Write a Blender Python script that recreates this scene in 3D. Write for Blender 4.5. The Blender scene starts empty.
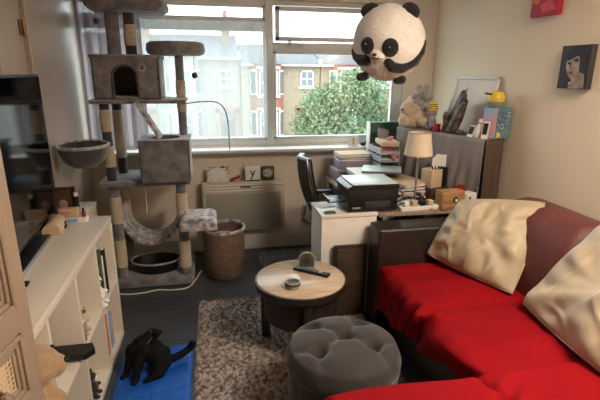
import bpy, bmesh, math, random
from mathutils import Vector, Matrix, noise
random.seed(7)
C = bpy.context.scene.collection
PI = math.pi
V = Vector

# ------------------------------------------------------------------ materials
def lin(c):
    c = c / 255.0
    return c / 12.92 if c <= 0.04045 else ((c + 0.055) / 1.055) ** 2.4
def rgb(c): return (lin(c[0]), lin(c[1]), lin(c[2]), 1)

def mat(name, col, rough=0.6, metal=0.0, col2=None, scale=8.0, detail=3.0, bump=0.0, bscale=None, stretch=None, spec=0.5, sheen=0.0, pos=(0.35, 0.65), dist=0.01, trans=0.0):
    m = bpy.data.materials.new(name); m.use_nodes = True
    nt = m.node_tree; N = nt.nodes; L = nt.links
    b = N['Principled BSDF']
    b.inputs['Roughness'].default_value = rough
    b.inputs['Metallic'].default_value = metal
    b.inputs['Specular IOR Level'].default_value = spec
    if sheen: b.inputs['Sheen Weight'].default_value = sheen
    if trans: b.inputs['Transmission Weight'].default_value = trans
    tc = N.new('ShaderNodeTexCoord'); mp = N.new('ShaderNodeMapping')
    L.new(tc.outputs['Object'], mp.inputs['Vector'])
    if stretch: mp.inputs['Scale'].default_value = stretch
    nz = N.new('ShaderNodeTexNoise'); nz.inputs['Scale'].default_value = scale; nz.inputs['Detail'].default_value = detail
    L.new(mp.outputs[0], nz.inputs['Vector'])
    cr = N.new('ShaderNodeValToRGB')
    if col2 is None: col2 = tuple(max(0, c - 7) for c in col)
    cr.color_ramp.elements[0].position = pos[0]; cr.color_ramp.elements[1].position = pos[1]
    cr.color_ramp.elements[0].color = rgb(col2); cr.color_ramp.elements[1].color = rgb(col)
    L.new(nz.outputs['Fac'], cr.inputs['Fac']); L.new(cr.outputs['Color'], b.inputs['Base Color'])
    if bump:
        n2 = N.new('ShaderNodeTexNoise'); n2.inputs['Scale'].default_value = bscale or scale * 3; n2.inputs['Detail'].default_value = 4
        L.new(mp.outputs[0], n2.inputs['Vector'])
        bp = N.new('ShaderNodeBump'); bp.inputs['Strength'].default_value = bump; bp.inputs['Distance'].default_value = dist
        L.new(n2.outputs['Fac'], bp.inputs['Height']); L.new(bp.outputs['Normal'], b.inputs['Normal'])
    return m

def brick_mat(name, c1, c2, mortar, scale, bw=0.5, rh=0.25, ms=0.02, rough=0.8, rot=None, bump=0.3):
    m = bpy.data.materials.new(name); m.use_nodes = True
    nt = m.node_tree; N = nt.nodes; L = nt.links; b = N['Principled BSDF']; b.inputs['Roughness'].default_value = rough
    tc = N.new('ShaderNodeTexCoord'); mp = N.new('ShaderNodeMapping'); L.new(tc.outputs['Object'], mp.inputs['Vector'])
    if rot: mp.inputs['Rotation'].default_value = rot
    br = N.new('ShaderNodeTexBrick'); br.inputs['Scale'].default_value = scale
    br.inputs['Brick Width'].default_value = bw; br.inputs['Row Height'].default_value = rh; br.inputs['Mortar Size'].default_value = ms
    br.inputs['Color1'].default_value = rgb(c1); br.inputs['Color2'].default_value = rgb(c2); br.inputs['Mortar'].default_value = rgb(mortar)
    L.new(mp.outputs[0], br.inputs['Vector']); L.new(br.outputs['Color'], b.inputs['Base Color'])
    if bump:
        bp = N.new('ShaderNodeBump'); bp.inputs['Strength'].default_value = bump; bp.inputs['Distance'].default_value = 0.01; bp.invert = True
        L.new(br.outputs['Fac'], bp.inputs['Height']); L.new(bp.outputs['Normal'], b.inputs['Normal'])
    return m

def sheer_mat(name, col, alpha):
    m = bpy.data.materials.new(name); m.use_nodes = True
    nt = m.node_tree; N = nt.nodes; L = nt.links
    for n in list(N): N.remove(n)
    out = N.new('ShaderNodeOutputMaterial'); mx = N.new('ShaderNodeMixShader'); tr = N.new('ShaderNodeBsdfTransparent')
    m2 = N.new('ShaderNodeMixShader'); df = N.new('ShaderNodeBsdfDiffuse'); tl = N.new('ShaderNodeBsdfTranslucent')
    tc = N.new('ShaderNodeTexCoord'); wv = N.new('ShaderNodeTexNoise'); wv.inputs['Scale'].default_value = 60
    mr = N.new('ShaderNodeMapRange'); mr.inputs['To Min'].default_value = alpha - .06; mr.inputs['To Max'].default_value = alpha + .06
    L.new(tc.outputs['Object'], wv.inputs['Vector']); L.new(wv.outputs['Fac'], mr.inputs['Value']); L.new(mr.outputs[0], mx.inputs['Fac'])
    df.inputs['Color'].default_value = rgb(col); tl.inputs['Color'].default_value = rgb(col); m2.inputs['Fac'].default_value = 0.6
    L.new(df.outputs[0], m2.inputs[1]); L.new(tl.outputs[0], m2.inputs[2]); L.new(tr.outputs[0], mx.inputs[1]); L.new(m2.outputs[0], mx.inputs[2])
    L.new(mx.outputs[0], out.inputs['Surface'])
    return m

def glass_mat(name, tint=(245, 250, 250), gloss=0.06):
    m = bpy.data.materials.new(name); m.use_nodes = True
    nt = m.node_tree; N = nt.nodes; L = nt.links
    for n in list(N): N.remove(n)
    out = N.new('ShaderNodeOutputMaterial'); mx = N.new('ShaderNodeMixShader'); tr = N.new('ShaderNodeBsdfTransparent'); gl = N.new('ShaderNodeBsdfGlossy')
    nz = N.new('ShaderNodeTexNoise'); nz.inputs['Scale'].default_value = 3; mr = N.new('ShaderNodeMapRange')
    mr.inputs['To Min'].default_value = gloss * .7; mr.inputs['To Max'].default_value = gloss * 1.3
    L.new(nz.outputs['Fac'], mr.inputs['Value']); L.new(mr.outputs[0], mx.inputs['Fac'])
    tr.inputs['Color'].default_value = rgb(tint); gl.inputs['Roughness'].default_value = 0.03
    L.new(tr.outputs[0], mx.inputs[1]); L.new(gl.outputs[0], mx.inputs[2]); L.new(mx.outputs[0], out.inputs['Surface'])
    return m

M = {}
M['wall_r'] = mat('cream_paint', (232, 214, 188), .75, scale=1.2, col2=(228, 210, 184), bump=.08, bscale=90)
M['wall_b'] = mat('beige_paint', (222, 209, 192), .75, scale=1.5, col2=(216, 203, 186), bump=.08, bscale=90)
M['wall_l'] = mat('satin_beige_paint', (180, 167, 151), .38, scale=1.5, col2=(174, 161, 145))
M['ceil'] = mat('ceiling_paint', (244, 241, 235), .8)
M['white'] = mat('white_gloss_paint', (226, 222, 214), .35, scale=3)
M['upvc'] = mat('white_frame_plastic', (214, 213, 210), .4, scale=3)
M['lam'] = mat('cream_white_laminate', (222, 213, 198), .38, scale=3, col2=(217, 207, 192))
M['ward'] = mat('cream_painted_wood', (160, 142, 124), .42, scale=4, col2=(154, 136, 118))
M['black'] = mat('black_plastic', (20, 20, 22), .38, scale=10)
M['blackm'] = mat('matt_black_cloth', (16, 16, 18), .85, scale=30)
M['screen'] = mat('black_glass_screen', (5, 5, 6), .08, spec=.35)
M['plush'] = mat('grey_plush', (130, 127, 130), .95, col2=(95, 93, 97), scale=14, bump=.6, bscale=120, sheen=.5)
M['plushl'] = mat('silver_grey_fur', (204, 199, 200), .95, col2=(104, 98, 102), scale=22, bump=.9, bscale=90, sheen=.6)
M['plushd'] = mat('dark_grey_plush', (62, 60, 62), .95, scale=20, bump=.5, bscale=120, sheen=.4)
M['sisal'] = mat('sisal_rope', (212, 199, 176), .9, col2=(186, 172, 148), scale=6, stretch=(2, 2, 60), bump=.6, bscale=8)
M['floor'] = None
M['red'] = mat('red_jersey_cloth', (140, 8, 18), .85, col2=(127, 6, 15), scale=3, bump=.15, bscale=160, spec=.12)
M['leather'] = mat('black_brown_leather', (38, 31, 27), .42, col2=(28, 23, 20), scale=6, bump=.25, bscale=90)
M['maroon'] = mat('red_brown_leather', (98, 48, 44), .6, col2=(86, 40, 38), scale=5, bump=.25, bscale=80)
M['pillow'] = mat('cream_satin_cloth', (174, 158, 130), .55, col2=(163, 146, 118), scale=4, bump=.1, bscale=60, sheen=.3)
M['velvet'] = mat('taupe_grey_velvet', (50, 44, 43), .8, col2=(40, 35, 34), scale=7, bump=.15, bscale=150, sheen=.25)
M['tablewood'] = mat('pale_oak_top', (200, 180, 160), .22, col2=(184, 160, 136), scale=3, stretch=(2, 14, 2), bump=.03)
M['darkwood'] = mat('dark_stained_wood', (44, 35, 30), .45, col2=(32, 25, 21), scale=5, stretch=(1, 1, 8))
M['boardwood'] = mat('dark_brown_board', (70, 52, 40), .5, col2=(56, 41, 31), scale=5, stretch=(1, 1, 6))
M['deskwood'] = mat('grey_brown_desk_laminate', (150, 132, 112), .45, col2=(132, 115, 96), scale=4, stretch=(12, 1, 1))
M['tanwood'] = mat('tan_wood', (176, 132, 86), .5, col2=(146, 104, 64), scale=5, stretch=(2, 2, 14))
M['rim'] = mat('dark_table_rim', (46, 38, 34), .4)
M['metal'] = mat('brushed_metal', (176, 176, 176), .3, 1.0)
M['brass'] = mat('aged_brass', (138, 112, 74), .4, .9)
M['cream'] = mat('cream_lampshade', (222, 205, 182), .8, bump=.15, bscale=200)
M['greyc'] = mat('grey_drape_cloth', (134, 126, 124), .85, col2=(124, 116, 114), scale=3, bump=.1, bscale=120)
M['brownc'] = mat('brown_drape_cloth', (84, 66, 52), .85, col2=(74, 57, 45), scale=3, bump=.1, bscale=120)
M['curtain'] = mat('mauve_grey_curtain', (132, 120, 122), .85, col2=(120, 108, 111), scale=4, sheen=.3)
M['blue'] = mat('blue_padded_mat', (20, 92, 190), .5, col2=(14, 78, 170), scale=4, bump=.1)
M['bluel'] = mat('light_blue_print', (120, 168, 220), .5)
M['cat'] = mat('black_fur', (9, 9, 10), .75, col2=(5, 5, 6), scale=30, bump=.7, bscale=150, spec=.2)
M['pwhite'] = mat('white_plush', (244, 240, 234), .95, col2=(234, 229, 221), scale=20, bump=.8, bscale=70, sheen=.4)
M['pblack'] = mat('black_plush', (34, 34, 38), .95, col2=(24, 24, 27), scale=20, bump=.8, bscale=70, sheen=.3)
M['pink'] = mat('pink_plush', (214, 134, 146), .8)
M['wicker'] = None
M['rug'] = mat('speckled_rug_pile', (190, 178, 168), .95, col2=(104, 88, 82), scale=42, detail=5, pos=(.38, .58), sheen=.2)
M['rug2'] = mat('blue_grey_rug', (150, 158, 166), .95, col2=(62, 66, 74), scale=60, detail=4, pos=(.42, .58))
M['green'] = mat('dark_green_card', (36, 84, 66), .6)
M['paper'] = mat('white_paper', (224, 220, 214), .7, col2=(214, 209, 202))
M['mint'] = mat('pale_mint_plastic', (196, 212, 208), .35)
M['mauve'] = mat('mauve_box_card', (150, 138, 150), .7)
M['tan'] = mat('tan_card', (196, 172, 140), .7)
M['redp'] = mat('deep_red_card', (150, 28, 30), .55)
M['pinkp'] = mat('pink_card', (208, 120, 130), .6)
M['greyp'] = mat('grey_plastic', (140, 138, 138), .45)
M['clear'] = mat('frosted_tray_plastic', (196, 202, 208), .25, trans=.35)
M['yellow'] = mat('yellow_plastic', (226, 190, 60), .4)
M['beige'] = mat('beige_plush', (206, 186, 160), .95, col2=(186, 164, 138), scale=18, bump=.8, bscale=70, sheen=.4)
M['greypl'] = mat('pale_grey_plush', (168, 164, 162), .95, col2=(140, 136, 136), scale=20, bump=.8, bscale=70)
M['bearb'] = mat('caramel_plush', (180, 150, 116), .95, col2=(164, 134, 100), scale=12, bump=.4, bscale=90, sheen=.4)
M['bronze'] = mat('weathered_bronze', (98, 86, 74), .5, .25, col2=(40, 34, 30), scale=26, bump=.6, bscale=40, pos=(.4, .6))
M['teal'] = mat('starry_blue_card', (108, 140, 150), .6, col2=(70, 104, 120), scale=9, detail=1)
M['sky_card'] = mat('sky_blue_card', (128, 176, 206), .6, col2=(206, 150, 150), scale=9, detail=1, pos=(.38, .62))
M['verdi'] = mat('verdigris_green', (78, 88, 74), .6, col2=(56, 62, 54), scale=14)
M['stone'] = mat('pale_green_stone', (150, 148, 128), .6, scale=20)
M['leaf'] = mat('tree_leaf', (118, 136, 98), .6, col2=(84, 108, 78), scale=1.2, pos=(.35, .65))
M['leafd'] = mat('dark_leaf', (60, 84, 46), .6, col2=(38, 60, 30), scale=20)
M['bark'] = mat('grey_bark', (98, 86, 72), .9, bump=.5)
M['brick'] = brick_mat('stock_brick', (150, 134, 108), (130, 113, 90), (158, 150, 138), 4.2, rot=(PI / 2, 0, 0))
M['redbrick'] = mat('red_brick_trim', (142, 92, 76), .85, scale=3)
M['pbrick'] = brick_mat('pale_brick', (140, 133, 120), (126, 118, 106), (146, 141, 133), 4.2, rot=(PI / 2, 0, 0))
M['slate'] = brick_mat('roof_slate', (92, 93, 98), (78, 79, 86), (64, 64, 70), 3.5, ms=.03, rough=.7)
M['wpane'] = mat('house_window_pane', (96, 108, 116), .1, col2=(70, 80, 88), spec=.8)
M['wfr'] = mat('white_house_trim', (226, 226, 222), .6)
M['doorp'] = mat('black_door_paint', (40, 42, 46), .4)
M['tarmac'] = mat('tarmac', (104, 104, 106), .9, scale=5)
M['pave'] = mat('paving', (150, 146, 140), .9, scale=5)
M['hedge'] = mat('hedge_leaf', (84, 108, 64), .8, scale=8)
M['glass'] = glass_mat('window_glass')
M['net'] = sheer_mat('white_net', (214, 218, 215), .53)
M['curtain'] = sheer_mat('mauve_grey_curtain', (150, 137, 140), .95)
M['heater'] = mat('heater_enamel', (196, 184, 166), .4)
M['grille'] = mat('heater_panel', (158, 155, 143), .45, scale=60)
M['crystal'] = mat('crystal_knob_glass', (196, 180, 160), .12, trans=.5)
M['orange'] = mat('orange_red_paint', (226, 112, 58), .6)
M['crimson'] = mat('crimson_paint', (178, 26, 62), .6)
M['rose'] = mat('rose_paint', (214, 84, 104), .6)
M['skin'] = mat('pale_canvas_print', (186, 158, 138), .6, col2=(128, 106, 92), scale=18)
M['charcoal'] = mat('charcoal_canvas', (48, 44, 44), .65)
M['ink'] = mat('black_ink', (14, 13, 14), .6)

def floor_material():
    m = bpy.data.materials.new('dark_floor_boards'); m.use_nodes = True
    nt = m.node_tree; N = nt.nodes; L = nt.links; b = N['Principled BSDF']
    tc = N.new('ShaderNodeTexCoord'); mp = N.new('ShaderNodeMapping'); mp.inputs['Rotation'].default_value = (0, 0, 0)
    L.new(tc.outputs['Object'], mp.inputs['Vector'])
    br = N.new('ShaderNodeTexBrick'); br.inputs['Scale'].default_value = 1.0; br.inputs['Brick Width'].default_value = 1.2; br.inputs['Row Height'].default_value = .19
    br.inputs['Mortar Size'].default_value = .003; br.inputs['Color1'].default_value = rgb((74, 78, 84)); br.inputs['Color2'].default_value = rgb((64, 68, 74)); br.inputs['Mortar'].default_value = rgb((24, 25, 28))
    nz = N.new('ShaderNodeTexNoise'); nz.inputs['Scale'].default_value = 6; mx = N.new('ShaderNodeMixRGB'); mx.blend_type = 'MULTIPLY'; mx.inputs['Fac'].default_value = .35
    L.new(mp.outputs[0], br.inputs['Vector']); L.new(mp.outputs[0], nz.inputs['Vector'])
    L.new(br.outputs['Color'], mx.inputs['Color1']); L.new(nz.outputs['Fac'], mx.inputs['Color2']); L.new(mx.outputs[0], b.inputs['Base Color'])
    b.inputs['Roughness'].default_value = .42
    return m
M['floor'] = floor_material()
M['wicker'] = brick_mat('woven_basket', (148, 120, 98), (120, 96, 78), (84, 64, 50), 26, bw=.6, rh=.3, ms=.04, rot=(PI / 2, 0, 0), bump=.8)
def lattice_material():
    m = bpy.data.materials.new('cream_lattice'); m.use_nodes = True
    nt = m.node_tree; N = nt.nodes; L = nt.links; b = N['Principled BSDF']; b.inputs['Roughness'].default_value = .5
    tc = N.new('ShaderNodeTexCoord'); vo = N.new('ShaderNodeTexVoronoi'); vo.inputs['Scale'].default_value = 75; vo.inputs['Randomness'].default_value = .1
    cr = N.new('ShaderNodeValToRGB'); cr.color_ramp.elements[0].color = rgb((112, 92, 74)); cr.color_ramp.elements[1].color = rgb((205, 182, 152))
    cr.color_ramp.elements[0].position = .25; cr.color_ramp.elements[1].position = .5
    L.new(tc.outputs['Object'], vo.inputs['Vector']); L.new(vo.outputs['Distance'], cr.inputs['Fac']); L.new(cr.outputs[0], b.inputs['Base Color'])
    return m
M['lattice'] = lattice_material()

# ------------------------------------------------------------------ mesh helpers
def new(): return bmesh.new()
def box(bm, x0, y0, z0, x1, y1, z1, bev=0.0, seg=2):
    r = bmesh.ops.create_cube(bm, size=1.0)
    vs = r['verts']
    for v in vs:
        v.co = V(((x0 + x1) / 2 + v.co.x * (x1 - x0), (y0 + y1) / 2 + v.co.y * (y1 - y0), (z0 + z1) / 2 + v.co.z * (z1 - z0)))
    if bev > 0:
        es = list({e for v in vs for e in v.link_edges})
        bmesh.ops.bevel(bm, geom=es, offset=min(bev, .45 * min(abs(x1 - x0), abs(y1 - y0), abs(z1 - z0))), segments=seg, affect='EDGES', profile=.5)
    return bm
def obox(bm, c, ax, ay, h, bev=0.0):
    """box from base corner c, edge vectors ax, ay, height h"""
    t = new(); box(t, 0, 0, 0, ax.length, ay.length, h, bev)
    X = ax.normalized(); Y = ay.normalized(); Z = X.cross(Y)
    if Z.z < 0: pass
    mt = Matrix(((X.x, Y.x, 0, c.x), (X.y, Y.y, 0, c.y), (X.z, Y.z, 1, c.z), (0, 0, 0, 1)))
    t.transform(mt); join(bm, t)
    return bm
def join(bm, other):
    me = bpy.data.meshes.new('tmp'); other.to_mesh(me); bm.from_mesh(me); bpy.data.meshes.remove(me); other.free()
def cyl(bm, p0, p1, r0, r1=None, seg=20, cap=True):
    r1 = r0 if r1 is None else r1
    p0, p1 = V(p0), V(p1); d = p1 - p0
    r = bmesh.ops.create_cone(bm, cap_ends=cap, segments=seg, radius1=r0, radius2=r1, depth=d.length)
    q = d.to_track_quat('Z', 'Y').to_matrix().to_4x4(); q.translation = (p0 + p1) / 2
    bmesh.ops.transform(bm, matrix=q, verts=r['verts'])
    return bm
def ell(bm, c, r, seg=20, rot=None):
    q = bmesh.ops.create_uvsphere(bm, u_segments=seg, v_segments=max(8, seg * 2 // 3), radius=1)
    m = Matrix.Translation(V(c)) @ (rot.to_4x4() if rot else Matrix.Identity(4)) @ Matrix.Diagonal((r[0], r[1], r[2], 1))
    bmesh.ops.transform(bm, matrix=m, verts=q['verts'])
    return bm
def lathe(bm, cx, cy, prof, seg=32, sx=1, sy=1):
    rings = []
    for r, z in prof:
        if r < 1e-5: rings.append([bm.verts.new((cx, cy, z))])
        else: rings.append([bm.verts.new((cx + sx * r * math.cos(2 * PI * k / seg), cy + sy * r * math.sin(2 * PI * k / seg), z)) for k in range(seg)])
    for a, b in zip(rings, rings[1:]):
        for k in range(seg):
            k2 = (k + 1) % seg
            if len(a) == 1 and len(b) == 1: continue
            if len(a) == 1: bm.faces.new((a[0], b[k2], b[k]))
            elif len(b) == 1: bm.faces.new((a[k], a[k2], b[0]))
            else: bm.faces.new((a[k], a[k2], b[k2], b[k]))
    return bm
def spline(pts, n=6):
    pts = [V(p) for p in pts]; out = []
    for i in range(len(pts) - 1):
        p0 = pts[max(i - 1, 0)]; p1 = pts[i]; p2 = pts[i + 1]; p3 = pts[min(i + 2, len(pts) - 1)]
        for k in range(n):
            t = k / n
            out.append(.5 * ((2 * p1) + (-p0 + p2) * t + (2 * p0 - 5 * p1 + 4 * p2 - p3) * t * t + (-p0 + 3 * p1 - 3 * p2 + p3) * t ** 3))
    out.append(pts[-1]); return out
def tube(bm, pts, r, seg=8, smooth=6):
    ps = spline(pts, smooth) if smooth > 1 else [V(p) for p in pts]
    prev = None; up = V((0, 0, 1)); n = len(ps)
    for i, p in enumerate(ps):
        d = (ps[min(i + 1, n - 1)] - ps[max(i - 1, 0)]).normalized()
        a = d.cross(up)
        if a.length < .05: a = d.cross(V((1, 0, 0)))
        a.normalize(); b = d.cross(a)
        rr = r(i / (n - 1)) if callable(r) else r
        ring = [bm.verts.new(p + a * rr * math.cos(2 * PI * k / seg) + b * rr * math.sin(2 * PI * k / seg)) for k in range(seg)]
        if prev:
            for k in range(seg): bm.faces.new((prev[k], prev[(k + 1) % seg], ring[(k + 1) % seg], ring[k]))
        else: bm.faces.new(ring[::-1])
        prev = ring
    bm.faces.new(prev); return bm
def grid(bm, nu, nv, f, closed=False):
    g = [[bm.verts.new(f(i / nu, j / nv)) for j in range(nv + 1)] for i in range(nu + 1)]
    for i in range(nu):
        for j in range(nv): bm.faces.new((g[i][j], g[i + 1][j], g[i + 1][j + 1], g[i][j + 1]))
    return bm
def prism(bm, pts, z0, z1, axis='z'):
    """extrude a 2D outline; axis z: (x,y); axis y: (x,z) extruded in y; axis x: (y,z) extruded in x"""
    def p(a, b, t): return (a, b, t) if axis == 'z' else ((a, t, b) if axis == 'y' else (t, a, b))
    lo = [bm.verts.new(p(a, b, z0)) for a, b in pts]; hi = [bm.verts.new(p(a, b, z1)) for a, b in pts]
    n = len(pts); bm.faces.new(lo[::-1]); bm.faces.new(hi)
    for k in range(n): bm.faces.new((lo[k], lo[(k + 1) % n], hi[(k + 1) % n], hi[k]))
    return bm
def sheet(bm, corners, t=.001):
    """thin rectangular sheet from four 3D corners, thickened"""
    c = [V(p) for p in corners]; n = (c[1] - c[0]).cross(c[3] - c[0]).normalized() * t
    a = [bm.verts.new(p) for p in c]; b = [bm.verts.new(p + n) for p in c]
    bm.faces.new(a[::-1]); bm.faces.new(b)
    for k in range(4): bm.faces.new((a[k], a[(k + 1) % 4], b[(k + 1) % 4], b[k]))
    return bm

def wmat(o):
    m = Matrix.Identity(4); chain = []
    while o: chain.append(o); o = o.parent
    for q in reversed(chain): m = m @ q.matrix_basis
    return m
def obj(name, bm, m, parent=None, local=False, smooth=True, label=None, cat=None, group=None, kind=None, thick=0, angle=40):
    bmesh.ops.recalc_face_normals(bm, faces=bm.faces[:])
    if parent is not None:
        if not local: bm.transform(wmat(parent).inverted())
        loc = V((0, 0, 0))
    else:
        xs = [v.co for v in bm.verts]
        loc = V(((min(v.x for v in xs) + max(v.x for v in xs)) / 2, (min(v.y for v in xs) + max(v.y for v in xs)) / 2, min(v.z for v in xs)))
        bm.transform(Matrix.Translation(-loc))
    me = bpy.data.meshes.new(name); 
    if smooth:
        ca = math.radians(angle)
        for f in bm.faces: f.smooth = True
        for e in bm.edges:
            if len(e.link_faces) == 2 and e.calc_face_angle(0) > ca: e.smooth = False
    bm.to_mesh(me); bm.free()
    o = bpy.data.objects.new(name, me); C.objects.link(o); o.location = loc
    if m: me.materials.append(M[m] if isinstance(m, str) else m)
    if parent is not None: o.parent = parent
    if thick:
        md = o.modifiers.new('thickness', 'SOLIDIFY'); md.thickness = thick; md.offset = 0
    if label: o['label'] = label
    if cat: o['category'] = cat
    if group: o['group'] = group
    if kind: o['kind'] = kind
    return o
def thing(name, label, cat, loc=(0, 0, 0), rz=0, group=None):
    o = bpy.data.objects.new(name, None); C.objects.link(o); o.empty_display_size = .05
    o.location = loc; o.rotation_euler = (0, 0, rz); o['label'] = label; o['category'] = cat
    if group: o['group'] = group
    return o
def struct(name, bm, m, smooth=False): return obj(name, bm, m, smooth=smooth, kind='structure')
def remesh(o, vox=.006, sm=3, sub=False):
    md = o.modifiers.new('r', 'REMESH'); md.mode = 'VOXEL'; md.voxel_size = vox; md.use_smooth_shade = True
    if sm:
        s = o.modifiers.new('s', 'SMOOTH'); s.factor = .6; s.iterations = sm
    dg = bpy.context.evaluated_depsgraph_get(); dg.update()
    me = bpy.data.meshes.new_from_object(o.evaluated_get(dg)); mats = list(o.data.materials)
    o.modifiers.clear(); o.data = me
    for p in me.polygons: p.use_smooth = True
    if not me.materials:
        for q in mats: me.materials.append(q)
    return o
def chain(bm, pts, seg=14):
    """tapered capsules: pts = [(x,y,z,r),...]"""
    for i, p in enumerate(pts):
        ell(bm, p[:3], (p[3],) * 3, seg)
        if i: 
            q = pts[i - 1]
            if (V(p[:3]) - V(q[:3])).length > 1e-4: cyl(bm, q[:3], p[:3], q[3], p[3], seg)
    return bm
def text(name, s, size, m, mtx, parent, depth=.0008):
    cu = bpy.data.curves.new(name, 'FONT'); cu.body = s; cu.size = size; cu.extrude = depth; cu.align_x = 'CENTER'; cu.align_y = 'CENTER'
    t = bpy.data.objects.new('tmp', cu); C.objects.link(t)
    dg = bpy.context.evaluated_depsgraph_get(); dg.update()
    me = bpy.data.meshes.new_from_object(t.evaluated_get(dg)); bpy.data.objects.remove(t)
    bm = new(); bm.from_mesh(me); bm.transform(mtx)
    return obj(name, bm, m, parent, smooth=False)
def frame_mtx(o, x, y):
    """matrix with local x, y axes mapped to world vectors x, y at o"""
    x = V(x).normalized(); y = V(y).normalized(); z = x.cross(y)
    return Matrix(((x.x, y.x, z.x, o[0]), (x.y, y.y, z.y, o[1]), (x.z, y.z, z.z, o[2]), (0, 0, 0, 1)))

# ------------------------------------------------------------------ setting
YB = 3.95
struct('floor', box(new(), -1.1, -1.7, -.06, 2.1, 4.1, 0), 'floor')
struct('ceiling', box(new(), -1.1, -1.7, 2.5, 2.1, 4.1, 2.56), 'ceil')
struct('wall_right', box(new(), 2.0, -1.7, 0, 2.1, 4.1, 2.5), 'wall_r')
struct('wall_front', box(new(), -1.0, -1.7, 0, 2.0, -1.6, 2.5), 'wall_r')
WX0, WX1, WZ0, WZ1 = -.998, 1.72, .965, 2.16
b = new(); box(b, -1.0, YB, 0, 2.0, YB + .12, WZ0); box(b, -1.0, YB, WZ1, 2.0, YB + .12, 2.5)
box(b, -1.0, YB, WZ0, WX0, YB + .12, WZ1); box(b, WX1, YB, WZ0, 2.0, YB + .12, WZ1)
struct('wall_back', b, 'wall_b')
# left wall with a door near the far end
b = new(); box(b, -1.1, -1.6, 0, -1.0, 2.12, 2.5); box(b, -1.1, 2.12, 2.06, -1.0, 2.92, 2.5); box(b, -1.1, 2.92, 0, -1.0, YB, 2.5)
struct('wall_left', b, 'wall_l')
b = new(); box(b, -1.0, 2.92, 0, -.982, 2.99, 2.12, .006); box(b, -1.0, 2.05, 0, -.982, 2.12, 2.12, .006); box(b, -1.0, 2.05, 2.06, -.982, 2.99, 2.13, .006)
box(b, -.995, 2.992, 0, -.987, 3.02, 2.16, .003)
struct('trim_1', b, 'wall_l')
b = new(); box(b, -1.06, 2.125, .01, -1.012, 2.915, 2.055, .004)
for (za, zb) in ((.2, .9), (1.05, 1.9)):
    for (ya, yb_) in ((2.22, 2.48), (2.56, 2.82)):
        box(b, -1.016, ya, za, -1.006, yb_, zb, .004)
dr = struct('door_1', b, 'wall_l')
for hz in (.25, 1.82):
    h = new(); cyl(h, (-1.0, 2.918, hz - .045), (-1.0, 2.918, hz + .045), .008); box(h, -1.012, 2.87, hz - .04, -1.005, 2.914, hz + .04)
    obj('hinge', h, 'brass', dr, label='aged brass hinge')
struct('baseboard_back', box(new(), -1.0, YB - .02, 0, 2.0, YB, .13, .005), 'white')
struct('baseboard_left', box(new(), -1.0, 3.02, 0, -.982, YB - .02, .13, .005), 'white')
struct('baseboard_right', box(new(), 1.982, -1.6, 0, 2.0, YB - .02, .13, .005), 'white')
# sill board
b = new(); box(b, -1.0, 3.80, .925, 1.98, 4.02, .955, .01); box(b, -1.0, 3.93, .895, 1.98, 3.95, .925)
struct('trim_2', b, 'upvc')
# window: outer frame, mullions, transoms, casements
wr = bpy.data.objects.new('window_1', None); C.objects.link(wr); wr.location = (.37, 4.0, WZ0); wr['kind'] = 'structure'
b = new()
FY0, FY1 = 3.97, 4.04
box(b, WX0, FY0, WZ0 - .01, WX1, FY1, 1.015, .006); box(b, WX0, FY0, 2.12, WX1, FY1, WZ1, .006)
box(b, WX0, FY0, WZ0, WX0 + .02, FY1, WZ1, .006); box(b, 1.64, FY0, WZ0, WX1, FY1, WZ1, .006)
box(b, .475, FY0 - .015, WZ0, .54, FY1, WZ1, .008)
box(b, WX0, FY0, 1.935, .475, FY1, 2.0, .006); box(b, .54, FY0 - .005, 1.76, 1.64, FY1, 1.83, .006)
obj('window_frame', b, 'upvc', wr)
b = new()
for (xa, za, xb, zb) in ((.555, 1.84, 1.63, 2.11),):
    w = .035
    box(b, xa, FY0 - .03, za, xb, FY0 + .01, za + w, .004); box(b, xa, FY0 - .03, zb - w, xb, FY0 + .01, zb, .004)
    box(b, xa, FY0 - .03, za, xa + w, FY0 + .01, zb, .004); box(b, xb - w, FY0 - .03, za, xb, FY0 + .01, zb, .004)
cs = obj('casement', b, 'upvc', wr)
h = new(); box(h, .66, FY0 - .05, 1.80, .69, FY0 - .03, 1.845, .003); tube(h, [(.675, FY0 - .05, 1.82), (.72, FY0 - .07, 1.815), (.79, FY0 - .06, 1.80)], .006)
obj('handle', h, 'metal', cs)
b = new(); w = .022
for (xa, za, xb, zb) in ((WX0 + .01, 1.015, .475, 1.935), (.54, 1.015, 1.64, 1.76), (WX0 + .01, 2.0, .475, 2.12)):
    box(b, xa, FY0 + .005, za, xb, FY0 + .045, za + w, .003); box(b, xa, FY0 + .005, zb - w, xb, FY0 + .045, zb, .003)
    box(b, xa, FY0 + .005, za, xa + w, FY0 + .045, zb, .003); box(b, xb - w, FY0 + .005, za, xb, FY0 + .045, zb, .003)
obj('sash_rail', b, 'upvc', wr)
for (xa, za, xb, zb) in ((-.97, 1.03, .46, 1.92), (.555, 1.03, 1.63, 1.745), (-.97, 2.015, .46, 2.105), (.585, 1.87, 1.6, 2.08)):
    obj('pane', box(new(), xa, 4.0, za, xb, 4.004, zb), 'glass', wr, smooth=False)

# net curtain over the left pane
def net(u, v):
    x = -.60 + u * 1.06; z = 1.045 + v * .93
    return V((x, 3.86 + .008 * math.sin(u * 60) + .006 * math.sin(u * 23 + 1), z))
nt_ = thing('net_curtain', 'thin white net curtain hanging over the left window pane', 'net curtain', (-.07, 3.86, 1.04))
obj('net_cloth', grid(new(), 120, 4, net), 'net', nt_)
b = new(); cyl(b, (-.95, 3.86, 1.98), (.47, 3.86, 1.98), .005); obj('wire', b, 'upvc', nt_)
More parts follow.
